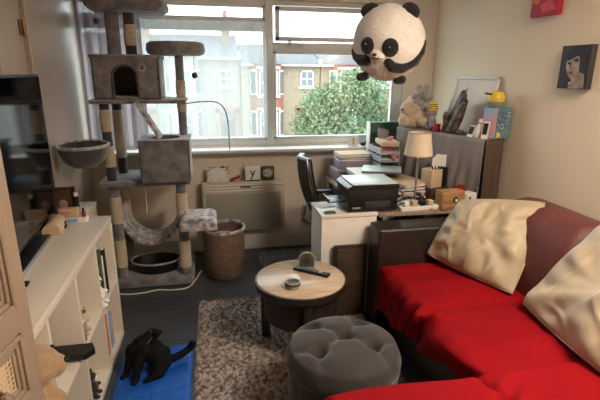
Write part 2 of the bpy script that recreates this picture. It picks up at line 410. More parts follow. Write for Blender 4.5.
# heavy curtain in the far left corner
ct = thing('curtain', 'mauve grey full curtain hanging in the far left corner behind the cat tree', 'curtain', (-.75, 3.84, .93))
def cur(u, v):
    x = -.965 + u * .46; z = 1.00 + v * 1.30
    return V((x + .01 * math.sin(v * 3), 3.83 + .035 * math.sin(u * 30 + .4 * math.sin(v * 4)) + .01 * math.sin(u * 71), z))
obj('drape', grid(new(), 90, 12, cur), 'curtain', ct, thick=0)
b = new(); cyl(b, (-.99, 3.83, 2.31), (.0, 3.83, 2.31), .01)
for k in range(2): box(b, (-.95, -.1)[k], 3.83, 2.305, (-.93, -.08)[k], 3.95, 2.32)
obj('curtain_rail', b, 'metal', ct)

# ------------------------------------------------------------------ outside
GZ = -3.3
struct('ground', box(new(), -40, 6, GZ - .2, 45, 60, GZ), 'tarmac')
struct('trim_3', box(new(), -40, 24.6, GZ, 45, 27.6, GZ + .12), 'pave')
def house(x0, eave, ridge, wall, label, grp='terraced houses across the street', Y0=29.0, gable=False, chim=True):
    W = 5.0; x1 = x0 + W
    t = thing('terraced_house', label, 'house', ((x0 + x1) / 2, Y0, GZ), 0, grp)
    b = new(); box(b, x0, Y0, GZ, x1, Y0 + 8, eave)
    obj('wall', b, wall, t, smooth=False)
    b = new(); prism(b, [(Y0 - .25, eave - .05), (Y0 - .25, eave + .05), (Y0 + 4, ridge), (Y0 + 8.2, eave), (Y0 + 8.2, eave - .1)], x0, x1, 'x')
    rf = obj('roof', b, 'slate', t, smooth=False)
    obj('gutter', box(new(), x0, Y0 - .36, eave - .12, x1, Y0 - .22, eave, .02), 'wfr', t, label='white gutter')
    obj('parapet', box(new(), x1 - .14, Y0 - .3, eave - .1, x1 + .06, Y0 - .2 + .1, eave + .3), 'wfr', rf)
    # two storey bay
    bx0, bx1 = x0 + .55, x0 + 2.65; by = Y0 - .85
    b = new(); prism(b, [(bx0, Y0), (bx0 + .45, by), (bx1 - .45, by), (bx1, Y0)], GZ, eave, 'z')
    obj('bay', b, 'redbrick' if wall == 'brick' else wall, t, smooth=False)
    b = new(); cx = (bx0 + bx1) / 2
    vs = [b.verts.new(p) for p in ((bx0 - .1, Y0, eave), (bx0 + .4, by - .12, eave), (bx1 - .4, by - .12, eave), (bx1 + .1, Y0, eave), (cx, Y0 - .2, eave + .9), (cx, Y0 + 2.2, eave + .9), (bx0 - .1, Y0 + 1, eave + .1), (bx1 + .1, Y0 + 1, eave + .1))]
    for f in ((0, 1, 4), (1, 2, 4), (2, 3, 4), (0, 4, 5, 6), (3, 7, 5, 4), (0, 3, 2, 1)): b.faces.new([vs[i] for i in f])
    obj('bay_roof', b, 'slate', t, smooth=False)
    def win(xa, za, xb, zb, yy, mull=1):
        b = new(); w = .07
        box(b, xa, yy - .06, za, xb, yy, za + w); box(b, xa, yy - .06, zb - w, xb, yy, zb); box(b, xa, yy - .06, za, xa + w, yy, zb); box(b, xb - w, yy - .06, za, xb, yy, zb)
        box(b, xa, yy - .05, (za + zb) / 2 - .03, xb, yy, (za + zb) / 2 + .03)
        for k in range(1, mull + 1):
            xm = xa + (xb - xa) * k / (mull + 1); box(b, xm - .03, yy - .05, za, xm + .03, yy, zb)
        box(b, xa - .12, yy - .14, za - .12, xb + .12, yy, za)
        f = obj('window', b, 'wfr', t, smooth=False)
        obj('pane', box(new(), xa + .03, yy - .03, za + .03, xb - .03, yy - .015, zb - .03), 'wpane', f, smooth=False)
    for (za, zb) in ((GZ + .9, GZ + 2.5), (.15, 1.65)):
        win(bx0 + .5, za, bx1 - .5, zb, by, 1)
        for s in (0, 1):
            # angled side lights of the bay
            pa = V((bx0 + .05, Y0 - .1, 0)) if s == 0 else V((bx1 - .05, Y0 - .1, 0)); pb = V((bx0 + .4, by + .08, 0)) if s == 0 else V((bx1 - .4, by + .08, 0))
            n = V((-.88, -.47, 0)) if s == 0 else V((.88, -.47, 0))
            bb = new(); a = pa + n * .03; c = pb + n * .03
            sheet(bb, [(a.x, a.y, za), (c.x, c.y, za), (c.x, c.y, zb), (a.x, a.y, zb)], .04)
            f = obj('window', bb, 'wfr', t, smooth=False)
            bb = new(); d = (c - a); a2 = a + d * .14 + n * .045; c2 = a + d * .86 + n * .045
            sheet(bb, [(a2.x, a2.y, za + .1), (c2.x, c2.y, za + .1), (c2.x, c2.y, zb - .1), (a2.x, a2.y, zb - .1)], .01)
            obj('pane', bb, 'wpane', f, smooth=False)
    b = new()
    for z in (GZ + 2.55, 1.7, .0): box(b, bx0 + .35, by - .08, z, bx1 - .35, by, z + .14)
    obj('stone_band', b, 'wfr', t, smooth=False)
    win(x0 + 3.75, .62, x0 + 4.6, 1.62, Y0, 1)
    dxa, dxb = x0 + 3.72, x0 + 4.62
    b = new(); box(b, dxa - .28, Y0 - .06, GZ, dxa, Y0, GZ + 2.6); box(b, dxb, Y0 - .06, GZ, dxb + .28, Y0, GZ + 2.6); box(b, dxa - .28, Y0 - .06, GZ + 2.35, dxb + .28, Y0, GZ + 2.7)
    obj('porch_surround', b, 'redbrick', t, smooth=False)
    d = obj('door', box(new(), dxa, Y0 - .04, GZ + .15, dxb, Y0, GZ + 2.35, .01), 'doorp', t, smooth=False, label='black front door')
    obj('door_light', box(new(), dxa + .1, Y0 - .05, GZ + 1.9, dxb - .1, Y0 - .035, GZ + 2.25), 'wpane', d, smooth=False)
    if chim:
        b = new(); box(b, x1 - .95, Y0 + 2.2, eave + .3, x1 - .45, Y0 + 3.4, eave + 2.5); box(b, x1 - 1.0, Y0 + 2.1, eave + 2.4, x1 - .4, Y0 + 3.5, eave + 2.55)
        c = obj('chimney', b, 'brick', t, smooth=False)
        for k in range(3): cb = new(); cyl(cb, (x1 - .7, Y0 + 2.4 + k * .4, eave + 2.55), (x1 - .7, Y0 + 2.4 + k * .4, eave + 2.95), .12, .1, 10); obj('chimney_pot', cb, 'redbrick', c)
    return t
house(1.92, 2.0, 3.35, 'brick', 'yellow brick terraced house with a black front door, directly right of the window mullion', chim=False)
house(6.98, 2.0, 3.35, 'brick', 'yellow brick terraced house mostly hidden behind the tree', chim=False)
house(12.04, 2.0, 3.35, 'brick', 'terraced house at the far right end of the street, beyond the tree', chim=False)
house(-3.15, 2.35, 3.9, 'pbrick', 'pale terraced house with a tall chimney seen through the net curtain')
house(-8.21, 2.35, 3.9, 'pbrick', 'pale terraced house far left behind the cat tree and net curtain')
house(-13.27, 2.35, 3.9, 'pbrick', 'pale terraced house at the far left end, behind the corner curtain', chim=False)
# tree
tr = thing('street_tree', 'bushy green leafy tree in front of the brick houses', 'tree', (5.1, 17, GZ))
b = new(); tube(b, [(5.1, 17, GZ), (5.05, 17, -2.2), (5.0, 17.0, -1.2), (4.9, 17, .2)], lambda t: .17 - .1 * t, 10)
for (p, q) in (((5.05, 17, -1.6), (3.6, 16.8, -.1)), ((5.0, 17, -1.3), (6.3, 17.1, .6)), ((5.0, 17, -.9), (5.7, 17.4, 1.2)), ((5, 17, -1.1), (4.2, 17.3, .7)), ((5.05, 17, -1.8), (6.6, 16.7, -.4))):
    tube(b, [p, ((p[0] + q[0]) / 2, (p[1] + q[1]) / 2, (p[2] + q[2]) / 2 - .12), q], lambda t: .07 - .045 * t, 7)
obj('trunk', b, 'bark', tr)
b = new()
lobes = [((5.3, 17, .75), (1.1, .9, 1.0)), ((4.1, 16.9, .25), (.95, .8, .75)), ((6.2, 17, .45), (.85, .8, .9)), ((3.6, 16.8, -.35), (.75, .6, .55)), ((5.1, 16.7, -.5), (1.3, .8, .7)), ((6.5, 16.8, -.5), (.6, .7, .55)), ((5.6, 17.1, 1.35), (.5, .5, .45)), ((4.3, 17, .7), (.5, .5, .5))]
for k in range(10500):
    c, r = lobes[random.choices(range(8), weights=[10, 7, 7, 4, 9, 3, 3, 2])[0]]
    d = V((random.gauss(0, 1), random.gauss(0, 1), random.gauss(0, 1))).normalized() * (random.random() ** .35)
    wv = 1 + .22 * noise.noise(d * 3 + V(c))
    p = V((c[0] + d.x * r[0] * wv, c[1] + d.y * r[1] * wv, c[2] + d.z * r[2] * wv))
    u = V((random.gauss(0, 1), random.gauss(0, 1), random.gauss(0, 1))).normalized(); w_ = u.cross(V((random.gauss(0, 1), random.gauss(0, 1), random.gauss(0, 1)))).normalized()
    s = random.uniform(.05, .085)
    b.faces.new([b.verts.new(q) for q in (p - u * s, p + w_ * s * .5, p + u * s, p - w_ * s * .5)])
obj('foliage', b, 'leaf', tr, smooth=False)
# hedge in the front garden
b = new(); 
for k in range(60):
    x = 2.2 + random.random() * 2.8; ell(b, (x, 26.4 + random.random() * .5, GZ + .5 + random.random() * .45), (.35, .3, .3), 8)
obj('garden_hedge', b, 'hedge', label='low green hedge in front of the brick house bay', cat='hedge')

# ------------------------------------------------------------------ heater and the things on it
ht = thing('panel_heater', 'cream wall mounted electric panel heater under the window sill', 'heater', (.25, 3.87, .22))
obj('casing', box(new(), -.11, 3.83, .22, .61, 3.90, .67, .012), 'heater', ht)
obj('front_panel', box(new(), -.075, 3.822, .235, .575, 3.832, .565, .006), 'grille', ht)
b = new()
for k in range(3): box(b, -.09, 3.824, .585 + k * .026, .59, 3.832, .597 + k * .026, .002)
obj('vent_grille', b, 'white', ht)
obj('display', box(new(), .22, 3.821, .618, .31, 3.827, .634, .001), 'brass', ht)
b = new(); box(b, -.05, 3.90, .35, 0, 3.95, .55); box(b, .5, 3.90, .35, .55, 3.95, .55); obj('wall_bracket', b, 'metal', ht)
# floral card
t = thing('greeting_card', 'white greeting card with a dark floral border, on the left end of the heater', 'card', (.04, 3.86, .67))
b = new(); sheet(b, [(-.06, 3.86, .671), (.14, 3.86, .671), (.135, 3.875, .79), (-.055, 3.875, .79)], .004); 
crd = obj('card_panel', b, 'paper', t, smooth=False)
b = new()
for k in range(170):
    a = random.random(); s = random.choice((0, 1, 2, 3))
    if s == 0: x, z = -.05 + a * .18, .675 + random.random() * .02
    elif s == 1: x, z = -.05 + a * .18, .77 + random.random() * .03
    elif s == 2: x, z = -.055 + random.random() * .035, .675 + a * .11
    else: x, z = .10 + random.random() * .035, .675 + a * .11
    y = 3.8575 + (z - .671) * .125; ell(b, (x, y, z), (.004 + .006 * random.random(), .0015, .004 + .005 * random.random()), 6)
obj('flower_print', b, 'charcoal', crd)
b = new(); obox(b, V((.135, 3.83, .671)), V((.09, .02, .03)), V((-.006, .03, 0)), .022, .006)
obj('spectacle_case', b, 'redp', label='small red case lying on the heater between the cards', cat='case')
b = new(); cyl(b, (.262, 3.87, .671), (.252, 3.9, .83), .003, .001, 8); obj('incense_stick', b, 'darkwood', label='thin dark stick leaning on the wall beside the letter card', cat='stick')
t = thing('letter_card', 'small square white card with a bold black letter y, on the heater', 'card', (.33, 3.86, .67))
b = new(); sheet(b, [(.27, 3.855, .673), (.40, 3.855, .673), (.40, 3.875, .80), (.27, 3.875, .80)], .006)
obj('card_panel', b, 'paper', t, smooth=False)
text('letter', 'y', .115, 'ink', frame_mtx((.333, 3.858, .742), (1, 0, 0), (0, .155, 1)), t, .002)
obj('card_base', box(new(), .275, 3.845, .671, .395, 3.865, .679), 'ink', t)
# small green plaque
t = thing('decorative_tin', 'small rounded green grey tin with a scroll design, right of the letter card', 'tin', (.465, 3.86, .67))
b = new(); box(b, .405, 3.855, .672, .525, 3.885, .795, .02, 4); obj('tin_body', b, 'verdi', t)
b = new(); ell(b, (.465, 3.853, .735), (.045, .004, .042), 16); obj('picture', b, 'stone', t)
b = new(); tube(b, [(.435, 3.849, .75), (.46, 3.849, .755), (.49, 3.849, .74), (.47, 3.849, .725), (.44, 3.849, .72), (.455, 3.849, .71), (.49, 3.849, .708)], .003, 6); obj('scroll', b, 'paper', t)

# ------------------------------------------------------------------ laundry basket
t = thing('laundry_basket', 'round woven brown basket on the floor in front of the heater', 'basket', (.055, 3.42, 0))
b = new(); lathe(b, .055, 3.42, [(0, .004), (.13, .004), (.145, .02), (.162, .22), (.165, .40), (.158, .40), (.155, .22), (.138, .03), (0, .02)], 40); obj('woven_body', b, 'wicker', t)
b = new()
lathe(b, .055, 3.42, [(.157, .395), (.168, .395), (.172, .41), (.165, .42), (.155, .415), (.157, .395)], 40); obj('rim', b, 'plushl', t, label='pale bound rim')
b = new(); ell(b, (.05, 3.43, .30), (.13, .12, .06), 16); o = obj('laundry', b, 'plush', label='crumpled grey cloth inside the woven basket', cat='cloth')

# ------------------------------------------------------------------ cat tree
ca = thing('cat_tree', 'tall grey plush cat tree with sisal posts, in front of the window', 'cat tree', (-.46, 3.5, 0))
def post(x, y, z0, z1, r=.04, wraps=((.25, .75),), mt='plush'):
    b = new(); cyl(b, (x, y, z0), (x, y, z1), r, r, 20); p = obj('post', b, mt, ca)
    for a, c in wraps:
        za, zc = z0 + (z1 - z0) * a, z0 + (z1 - z0) * c; n = int((zc - za) / .009)
        prof = [(r, za)]
        for k in range(n): prof += [(r + .006, za + (k + .5) * .009), (r + .002, za + (k + 1) * .009)]
        prof += [(r, zc)]
        obj('sisal_wrap', lathe(new(), x, y, prof, 20), 'sisal', p)
obj('base', box(new(), -.76, 3.28, 0, -.19, 3.76, .075, .02), 'plush', ca)
XL, XR = -.715, -.245
post(XL, 3.35, .075, .80, .036, ((.12, .42), (.60, .88)))
post(XR, 3.34, .075, .80, .038, ((.08, .38), (.62, .90)))
post(-.70, 3.62, .075, .80, .036, ((.55, .95),))
post(XL - .005, 3.35, .835, 1.38, .033, ((.18, .46), (.64, .92)), 'plushd')
post(-.685, 3.60, .835, 1.38, .034, ((.22, .88),), 'plushd')
post(-.21, 3.50, 1.13, 1.70, .03, ((.30, .70),))
post(-.53, 3.50, 1.70, 1.98, .038, ((.22, .72),), 'plushd')
post(-.635, 3.46, 1.69, 1.98, .045, ())
obj('platform', box(new(), -.80, 3.26, .80, -.17, 3.72, .835, .012), 'plush', ca)
obj('platform', box(new(), -.80, 3.26, 1.378, -.17, 3.66, 1.404, .01), 'plush', ca)
# upper house, hollow with an arched door
def shell_house(x0, y0, z0, x1, y1, z1, arch, name):
    b = new(); th = .018
    box(b, x0, y1 - th, z0, x1, y1, z1, .006); box(b, x0, y0, z0, x0 + th, y1, z1, .006); box(b, x1 - th, y0, z0, x1, y1, z1, .006)
    box(b, x0, y0, z0, x1, y1, z0 + th, .006); box(b, x0 - .012, y0 - .012, z1 - .006, x1 + .012, y1, z1 + .018, .008)
    ax0, ax1, az = arch; cx = (ax0 + ax1) / 2; r = (ax1 - ax0) / 2
    # front wall as strips round the arch
    n = 24; seg = []
    box(b, x0, y0, z0, ax0, y0 + th, z1); box(b, ax1, y0, z0, x1, y0 + th, z1)
    for k in range(n):
        xa = ax0 + (ax1 - ax0) * k / n; xb = ax0 + (ax1 - ax0) * (k + 1) / n; xm = (xa + xb) / 2
        zt = az + math.sqrt(max(0, r * r - (xm - cx) ** 2)); box(b, xa, y0, zt, xb, y0 + th, z1)
    return obj(name, b, 'plush', ca, angle=30)
uh = shell_house(-.76, 3.28, 1.404, -.33, 3.62, 1.68, (-.63, -.48, 1.55), 'cat_house')
b = new(); pts = [(-.555 + .08 * math.cos(a), 3.278, 1.55 + .08 * math.sin(a)) for a in [PI * k / 16 for k in range(17)]]
tube(b, [(-.475, 3.278, 1.41)] + pts + [(-.635, 3.278, 1.41)], .007, 8, 1); obj('door_piping', b, 'plushd', uh)
b = new(); cyl(b, (-.44, 3.272, 1.615), (-.44, 3.281, 1.615), .026, .026, 24); bd = obj('badge', b, 'greypl', uh, label='round pale badge with a paw print')
b = new()
for (dx, dz, r) in ((0, -.005, .009), (-.012, .007, .004), (-.004, .013, .004), (.005, .013, .004), (.012, .007, .004)): ell(b, (-.44 + dx, 3.2712, 1.615 + dz), (r, .0015, r), 10)
obj('paw_print', b, 'charcoal', bd)
# lower cube box with a round hole in the top
b = new(); x0, y0, z0, x1, y1, z1 = -.50, 3.20, .837, -.16, 3.54, 1.12; th = .02
box(b, x0, y0, z0, x1, y0 + th, z1, .012); box(b, x0, y1 - th, z0, x1, y1, z1, .012); box(b, x0, y0, z0, x0 + th, y1, z1, .012); box(b, x1 - th, y0, z0, x1, y1, z1, .012)
cx, cy = (x0 + x1) / 2, (y0 + y1) / 2
N_ = 32; outer = []; inner = []
for k in range(N_):
    a = 2 * PI * k / N_; c_, s_ = math.cos(a), math.sin(a); q = .172 / max(abs(c_), abs(s_)); outer.append((cx + c_ * q, cy + s_ * q)); inner.append((cx + c_ * .10, cy + s_ * .10))
for z in (z1 - .004, z1 + .016):
    pass
vo0 = [b.verts.new((p[0], p[1], z1 - .004)) for p in outer]; vi0 = [b.verts.new((p[0], p[1], z1 - .004)) for p in inner]; vo1 = [b.verts.new((p[0], p[1], z1 + .016)) for p in outer]; vi1 = [b.verts.new((p[0], p[1], z1 + .016)) for p in inner]
for k in range(N_):
    k2 = (k + 1) % N_
    for A, B_ in ((vo1, vi1), (vi0, vo0), (vo0, vo1), (vi1, vi0)): b.faces.new((A[k], A[k2], B_[k2], B_[k]))
obj('cube_house', b, 'plush', ca)
# ramp
b = new(); a = V((-.505, 3.28, 1.39)); c = V((-.365, 3.28, 1.14)); 
t_ = new(); box(t_, -.025, -.06, 0, .0, .06, (c - a).length, .006)
q = (a - c).to_track_quat('Z', 'Y').to_matrix().to_4x4()
# orient so that the plank's broad side faces the room
X = V((0, 1, 0)); Z = (a - c).normalized(); Yv = Z.cross(X)
mt_ = Matrix(((Yv.x, X.x, Z.x, c.x), (Yv.y, X.y, Z.y, c.y), (Yv.z, X.z, Z.z, c.z), (0, 0, 0, 1))); t_.transform(mt_); join(b, t_)
obj('ramp', b, 'plushl', ca)
# round cushion perch
def perch(cx, cy, z, rx, ry, name='perch'):
    b = new(); prof = [(0, z), (.8, z), (.96, z + .012), (1.0, z + .04), (.97, z + .075), (.88, z + .09), (.76, z + .078), (.66, z + .05), (0, z + .042)]
    lathe(b, cx, cy, prof, 40, rx, ry); return obj(name, b, 'plush', ca)
perch(-.225, 3.48, 1.70, .205, .19)
b = new(); cx, cy = -.53, 3.48
box(b, -.75, 3.30, 1.975, -.31, 3.68, 2.0, .01); tube(b, [(-.74, 3.31, 2.02), (-.53, 3.29, 2.015), (-.32, 3.31, 2.02), (-.30, 3.5, 2.02), (-.32, 3.66, 2.02), (-.53, 3.68, 2.02), (-.74, 3.66, 2.02), (-.76, 3.5, 2.02), (-.74, 3.31, 2.02)], .035, 12)
obj('top_bed', b, 'plush', ca)
# ledge on the right
b = new(); box(b, -.25, 3.10, .525, .0, 3.40, .55, .008)
obj('ledge', b, 'plushd', ca)
def ledgef(u, v):
    x = -.255 + u * .26; y = 3.085 + v * .32; e = min(u, 1 - u, v, 1 - v); z = .552 + min(1, e * 9) * .03 + .008 * noise.noise(V((x * 30, y * 30, 0)))
    return V((x, y, z))
b = new(); grid(b, 24, 28, ledgef); box(b, -.255, 3.085, .50, .005, 3.405, .552, .01); obj('fleece_pad', b, 'plushl', ca)
# hanging hammock between the posts
def ham(u, v):
    a = PI * u; x = -.48 + .215 * -math.cos(a); z = .60 - .27 * math.sin(a) ** .9; y = 3.36 + v * .28
    r = .012 * noise.noise(V((x * 22, y * 22, z * 22)))
    return V((x, y, z + r))
obj('hammock', grid(new(), 48, 20, ham), 'plushl', ca, thick=.03)
b = new(); tube(b, [(-.50, 3.34, .80), (-.497, 3.335, .72), (-.50, 3.335, .66)], .004, 6); cyl(b, (-.50, 3.335, .58), (-.50, 3.335, .66), .009, .006, 10); obj('dangling_rope', b, 'sisal', ca)
# round basket bed on an arm
bx, by_ = -.825, 3.12
b = new(); lathe(b, bx, by_, [(0, .985), (.09, .99), (.15, 1.03), (.178, 1.09), (.183, 1.125), (.17, 1.13), (.16, 1.095), (.13, 1.04), (.08, 1.01), (0, 1.005)], 48)
for v in b.verts:
    d = math.hypot(v.co.x - bx, v.co.y - by_)
    if d > .1: 
        a = math.atan2(v.co.y - by_, v.co.x - bx); k = 1 + .018 * math.sin(a * 24); v.co.x = bx + (v.co.x - bx) * k * .83; v.co.y = by_ + (v.co.y - by_) * k
    else: v.co.x = bx + (v.co.x - bx) * .83
bb = obj('basket_bed', b, 'plushd', ca)
b = new(); tube(b, [(bx + .152 * math.cos(a), by_ + .183 * math.sin(a), 1.128) for a in [2 * PI * k / 32 for k in range(33)]], .011, 8, 1); obj('rim', b, 'plushl', bb)
b = new(); cyl(b, (-.74, 3.28, 1.09), (-.72, 3.35, 1.09), .02); obj('bracket', b, 'plushd', bb)
# pompoms and wire wand
for (x, y, zt, zb) in ((-.70, 3.30, 1.975, 1.90), (-.10, 3.32, 1.70, 1.565)):
    b = new(); cyl(b, (x, y, zb), (x, y, zt), .0015, .0015, 5); p = obj('string', b, 'plushd', ca); b = new(); ell(b, (x, y, zb), (.02, .02, .02), 14)
    for v in b.verts: v.co += (v.co - V((x, y, zb))) * .3 * noise.noise(v.co * 200)
    obj('pompom', b, 'plushd', p)
b = new(); tube(b, [(-.20, 3.47, 1.36), (-.08, 3.5, 1.375), (.04, 3.53, 1.37), (.10, 3.55, 1.32), (.125, 3.56, 1.22), (.13, 3.56, 1.1), (.13, 3.56, 1.0)], .005, 8); obj('wire_wand', b, 'metal', ca)
# litter scoop tray with cable on the base
t = thing('cat_litter_tray', 'black tray with a pale rim sitting on the base of the cat tree', 'tray', (-.48, 3.45, .075))
b = new(); prof = [(0, .078), (.16, .078), (.185, .16), (.178, .16), (.153, .086), (0, .086)]; lathe(b, -.48, 3.46, prof, 40, 1, .72); obj('tray_body', b, 'black', t)
b = new(); tube(b, [(-.48 + .187 * math.cos(a), 3.46 + .135 * math.sin(a), .163) for a in [2 * PI * k / 32 for k in range(33)]], .008, 8, 1); obj('rim', b, 'greypl', t)
b = new(); tube(b, [(-.14, 3.5, .01), (-.22, 3.24, .006), (-.34, 3.20, .006), (-.45, 3.22, .006), (-.56, 3.19, .006), (-.68, 3.19, .006), (-.80, 3.24, .006)], .005, 6)
obj('cable', b, 'paper', label='white cable lying on the floor along the cat tree base', cat='cable')

# white storage box between shelf unit and cat tree
t = thing('storage_box', 'off white lidded box standing behind the end of the shelf unit', 'box', (-.88, 3.02, 0))
obj('box_body', box(new(), -.975, 2.90, 0, -.81, 3.2, .70, .006), 'lam', t); obj('lid', box(new(), -.98, 2.895, .70, -.805, 3.205, .725, .006), 'lam', t)

# ------------------------------------------------------------------ shelf unit (cube storage)
su = thing('cube_shelf_unit', 'long white cube shelf unit against the left wall', 'shelf unit', (-.79, 1.9, 0))
SX0, SX1, SY0, SY1, SH = -.985, -.60, 1.165, 2.655, .785
b = new(); box(b, SX0, SY0, SH - .038, SX1, SY1, SH, .003); obj('top_board', b, 'lam', su)
obj('bottom_board', box(new(), SX0, SY0, 0, SX1, SY1, .038, .003), 'lam', su)
obj('side_panel', box(new(), SX0, SY1 - .038, .038, SX1, SY1, SH - .038, .003), 'lam', su)
obj('side_panel', box(new(), SX0, SY0, .038, SX1, SY0 + .038, SH - .038, .003), 'lam', su)
obj('middle_shelf', box(new(), SX0, SY0 + .038, .377, SX1 - .002, SY1 - .038, .393, .001), 'lam', su)
cw = (SY1 - SY0 - .076) / 4
for k in (1, 2, 3):
    y = SY0 + .038 + cw * k; obj('divider', box(new(), SX0, y - .008, .038, SX1 - .002, y + .008, SH - .038, .001), 'lam', su)
obj('back_panel', box(new(), SX0 - .004, SY0, .01, SX0, SY1, SH - .01), 'lam', su)
cell = [SY0 + .038 + cw * k for k in range(5)]
# television
tv = thing('television', 'large flat black television on the shelf unit against the left wall', 'television', (-.86, 2.12, SH), math.radians(4.5))
b = new(); box(b, -.02, -.56, .055, .02, .56, .79, .006); obj('casing', b, 'black', tv, local=True)
b = new(); box(b, .0195, -.548, .072, .0225, .548, .778); obj('screen', b, 'screen', tv, local=True, smooth=False)
for s in (-.35, .35):
    b = new(); box(b, -.015, s - .015, .01, .015, s + .015, .06, .003); box(b, -.085, s - .02, 0, .10, s + .02, .012, .004); obj('foot', b, 'black', tv, local=True)
# slim game console / sound bar strip
t = thing('slim_console', 'flat black and silver media box lying beside the television', 'media box', (-.79, 2.05, SH))
b = new(); obox(b, V((-.775, 1.75, SH)), V((-.045, .57, 0)), V((-.085, -.008, 0)), .022, .004); obj('casing', b, 'black', t)
b = new(); obox(b, V((-.770, 1.75, SH)), V((-.045, .57, 0)), V((-.012, 0, 0)), .02, .003); obj('silver_edge', b, 'metal', t)
b = new(); obox(b, V((-.83, 1.80, SH + .023)), V((-.01, .16, 0)), V((-.03, -.002, 0)), .012, .003); obj('remote_control', b, 'greyp', label='small grey remote lying on the flat media box', cat='remote')
# beige rounded pouch / speaker
t = thing('bluetooth_speaker', 'beige half round speaker beside the television', 'speaker', (-.85, 2.5, SH))
b = new(); n = 20; pts = [(-.042, 0)] + [(-.042 * math.cos(PI * k / n), .02 + .042 * math.sin(PI * k / n)) for k in range(n + 1)] + [(.042, 0)]
prism(b, pts, -.09, .09, 'y'); b.transform(Matrix.Translation((-.835, 2.44, SH)) @ Matrix.Rotation(math.radians(6), 4, 'Z')); obj('speaker_body', b, 'tan', t)
b = new(); obox(b, V((-.79, 2.48, SH + .002)), V((-.002, .012, 0)), V((-.01, 0, 0)), .03, .002); obj('strap', b, 'darkwood', t)
# boxes and bottle
b = new(); obox(b, V((-.795, 2.60, SH)), V((.135, .0, 0)), V((.004, .03, 0)), .03, .002); o = None
t = thing('medicine_box', 'flat white and blue carton under the pinkish box on the shelf unit', 'carton', (-.775, 2.57, SH)); 
b = new(); box(b, -.845, 2.545, SH, -.705, 2.60, SH + .028, .001); obj('carton', b, 'paper', t)
obj('label_print', box(new(), -.825, 2.544, SH + .005, -.75, 2.5455, SH + .022), 'bluel', t)
b = new(); box(b, -.845, 2.55, SH + .028, -.745, 2.592, SH + .08, .001); t = thing('tissue_box', 'pale pinkish carton stacked on the flat white carton', 'carton', (-.795, 2.57, SH + .028)); obj('carton', b, 'tan', t)
obj('label_print', box(new(), -.835, 2.549, SH + .055, -.785, 2.5505, SH + .064), 'pinkp', t)
t = thing('pill_bottle', 'small dark bottle with a white cap standing behind the cartons', 'bottle', (-.765, 2.62, SH))
b = new(); lathe(b, -.765, 2.62, [(0, SH + .0005), (.013, SH + .0005), (.0135, SH + .12), (.009, SH + .135), (0, SH + .135)], 16); obj('bottle_body', b, 'blackm', t)
b = new(); cyl(b, (-.765, 2.62, SH + .135), (-.765, 2.62, SH + .155), .011); obj('cap', b, 'paper', t)
t = thing('nail_polish_bottle', 'small red bottle with a dark cap at the right of the cartons', 'bottle', (-.722, 2.57, SH + .028))
b = new(); cyl(b, (-.722, 2.57, SH + .0282), (-.722, 2.57, SH + .055), .011); obj('bottle_body', b, 'redp', t); b = new(); cyl(b, (-.722, 2.57, SH + .055), (-.722, 2.57, SH + .078), .006); obj('cap', b, 'ink', t)
# potted succulent
t = thing('potted_succulent', 'tiny green leafy plant in a pot beside the photo frame', 'plant', (-.90, 2.585, SH))
b = new(); lathe(b, -.90, 2.585, [(0, SH), (.025, SH), (.034, SH + .055), (.028, SH + .055), (.02, SH + .03), (0, SH + .03)], 20); obj('pot', b, 'tan', t)
b = new()
for k in range(70):
    a = random.random() * 2 * PI; e = random.uniform(.2, 1.3); d = V((math.cos(a) * math.cos(e), math.sin(a) * math.cos(e), math.sin(e))); p = V((-.90, 2.585, SH + .05)); ln = random.uniform(.03, .055)
    ell(b, p + d * ln, (.012, .007, .004), 6, d.to_track_quat('X', 'Z').to_matrix())
obj('leaves', b, 'leafd', t)
# framed photo
t = thing('framed_photograph', 'small dark framed photograph standing at the back of the shelf unit', 'photo frame', (-.84, 2.62, SH), math.radians(8))
b = new()
for (xa, za, xb, zb) in ((-.075, 0, .075, .018), (-.075, .17, .075, .188), (-.075, 0, -.057, .188), (.057, 0, .075, .188)): box(b, xa, -.008, za, xb, .008, zb, .003)
b.transform(Matrix.Rotation(math.radians(-8), 4, 'X')); obj('frame', b, 'darkwood', t, local=True)
b = new(); box(b, -.06, -.002, .015, .06, .004, .172); b.transform(Matrix.Rotation(math.radians(-8), 4, 'X')); ph = obj('photo', b, 'boardwood', t, local=True)
b = new(); ell(b, (.01, -.003, .09), (.022, .002, .028), 12); ell(b, (-.02, -.003, .05), (.02, .002, .03), 12); b.transform(Matrix.Rotation(math.radians(-8), 4, 'X')); obj('photo_figure', b, 'skin', ph, local=True)
t.location = (-.84, 2.575, SH); t.location.y = 2.60
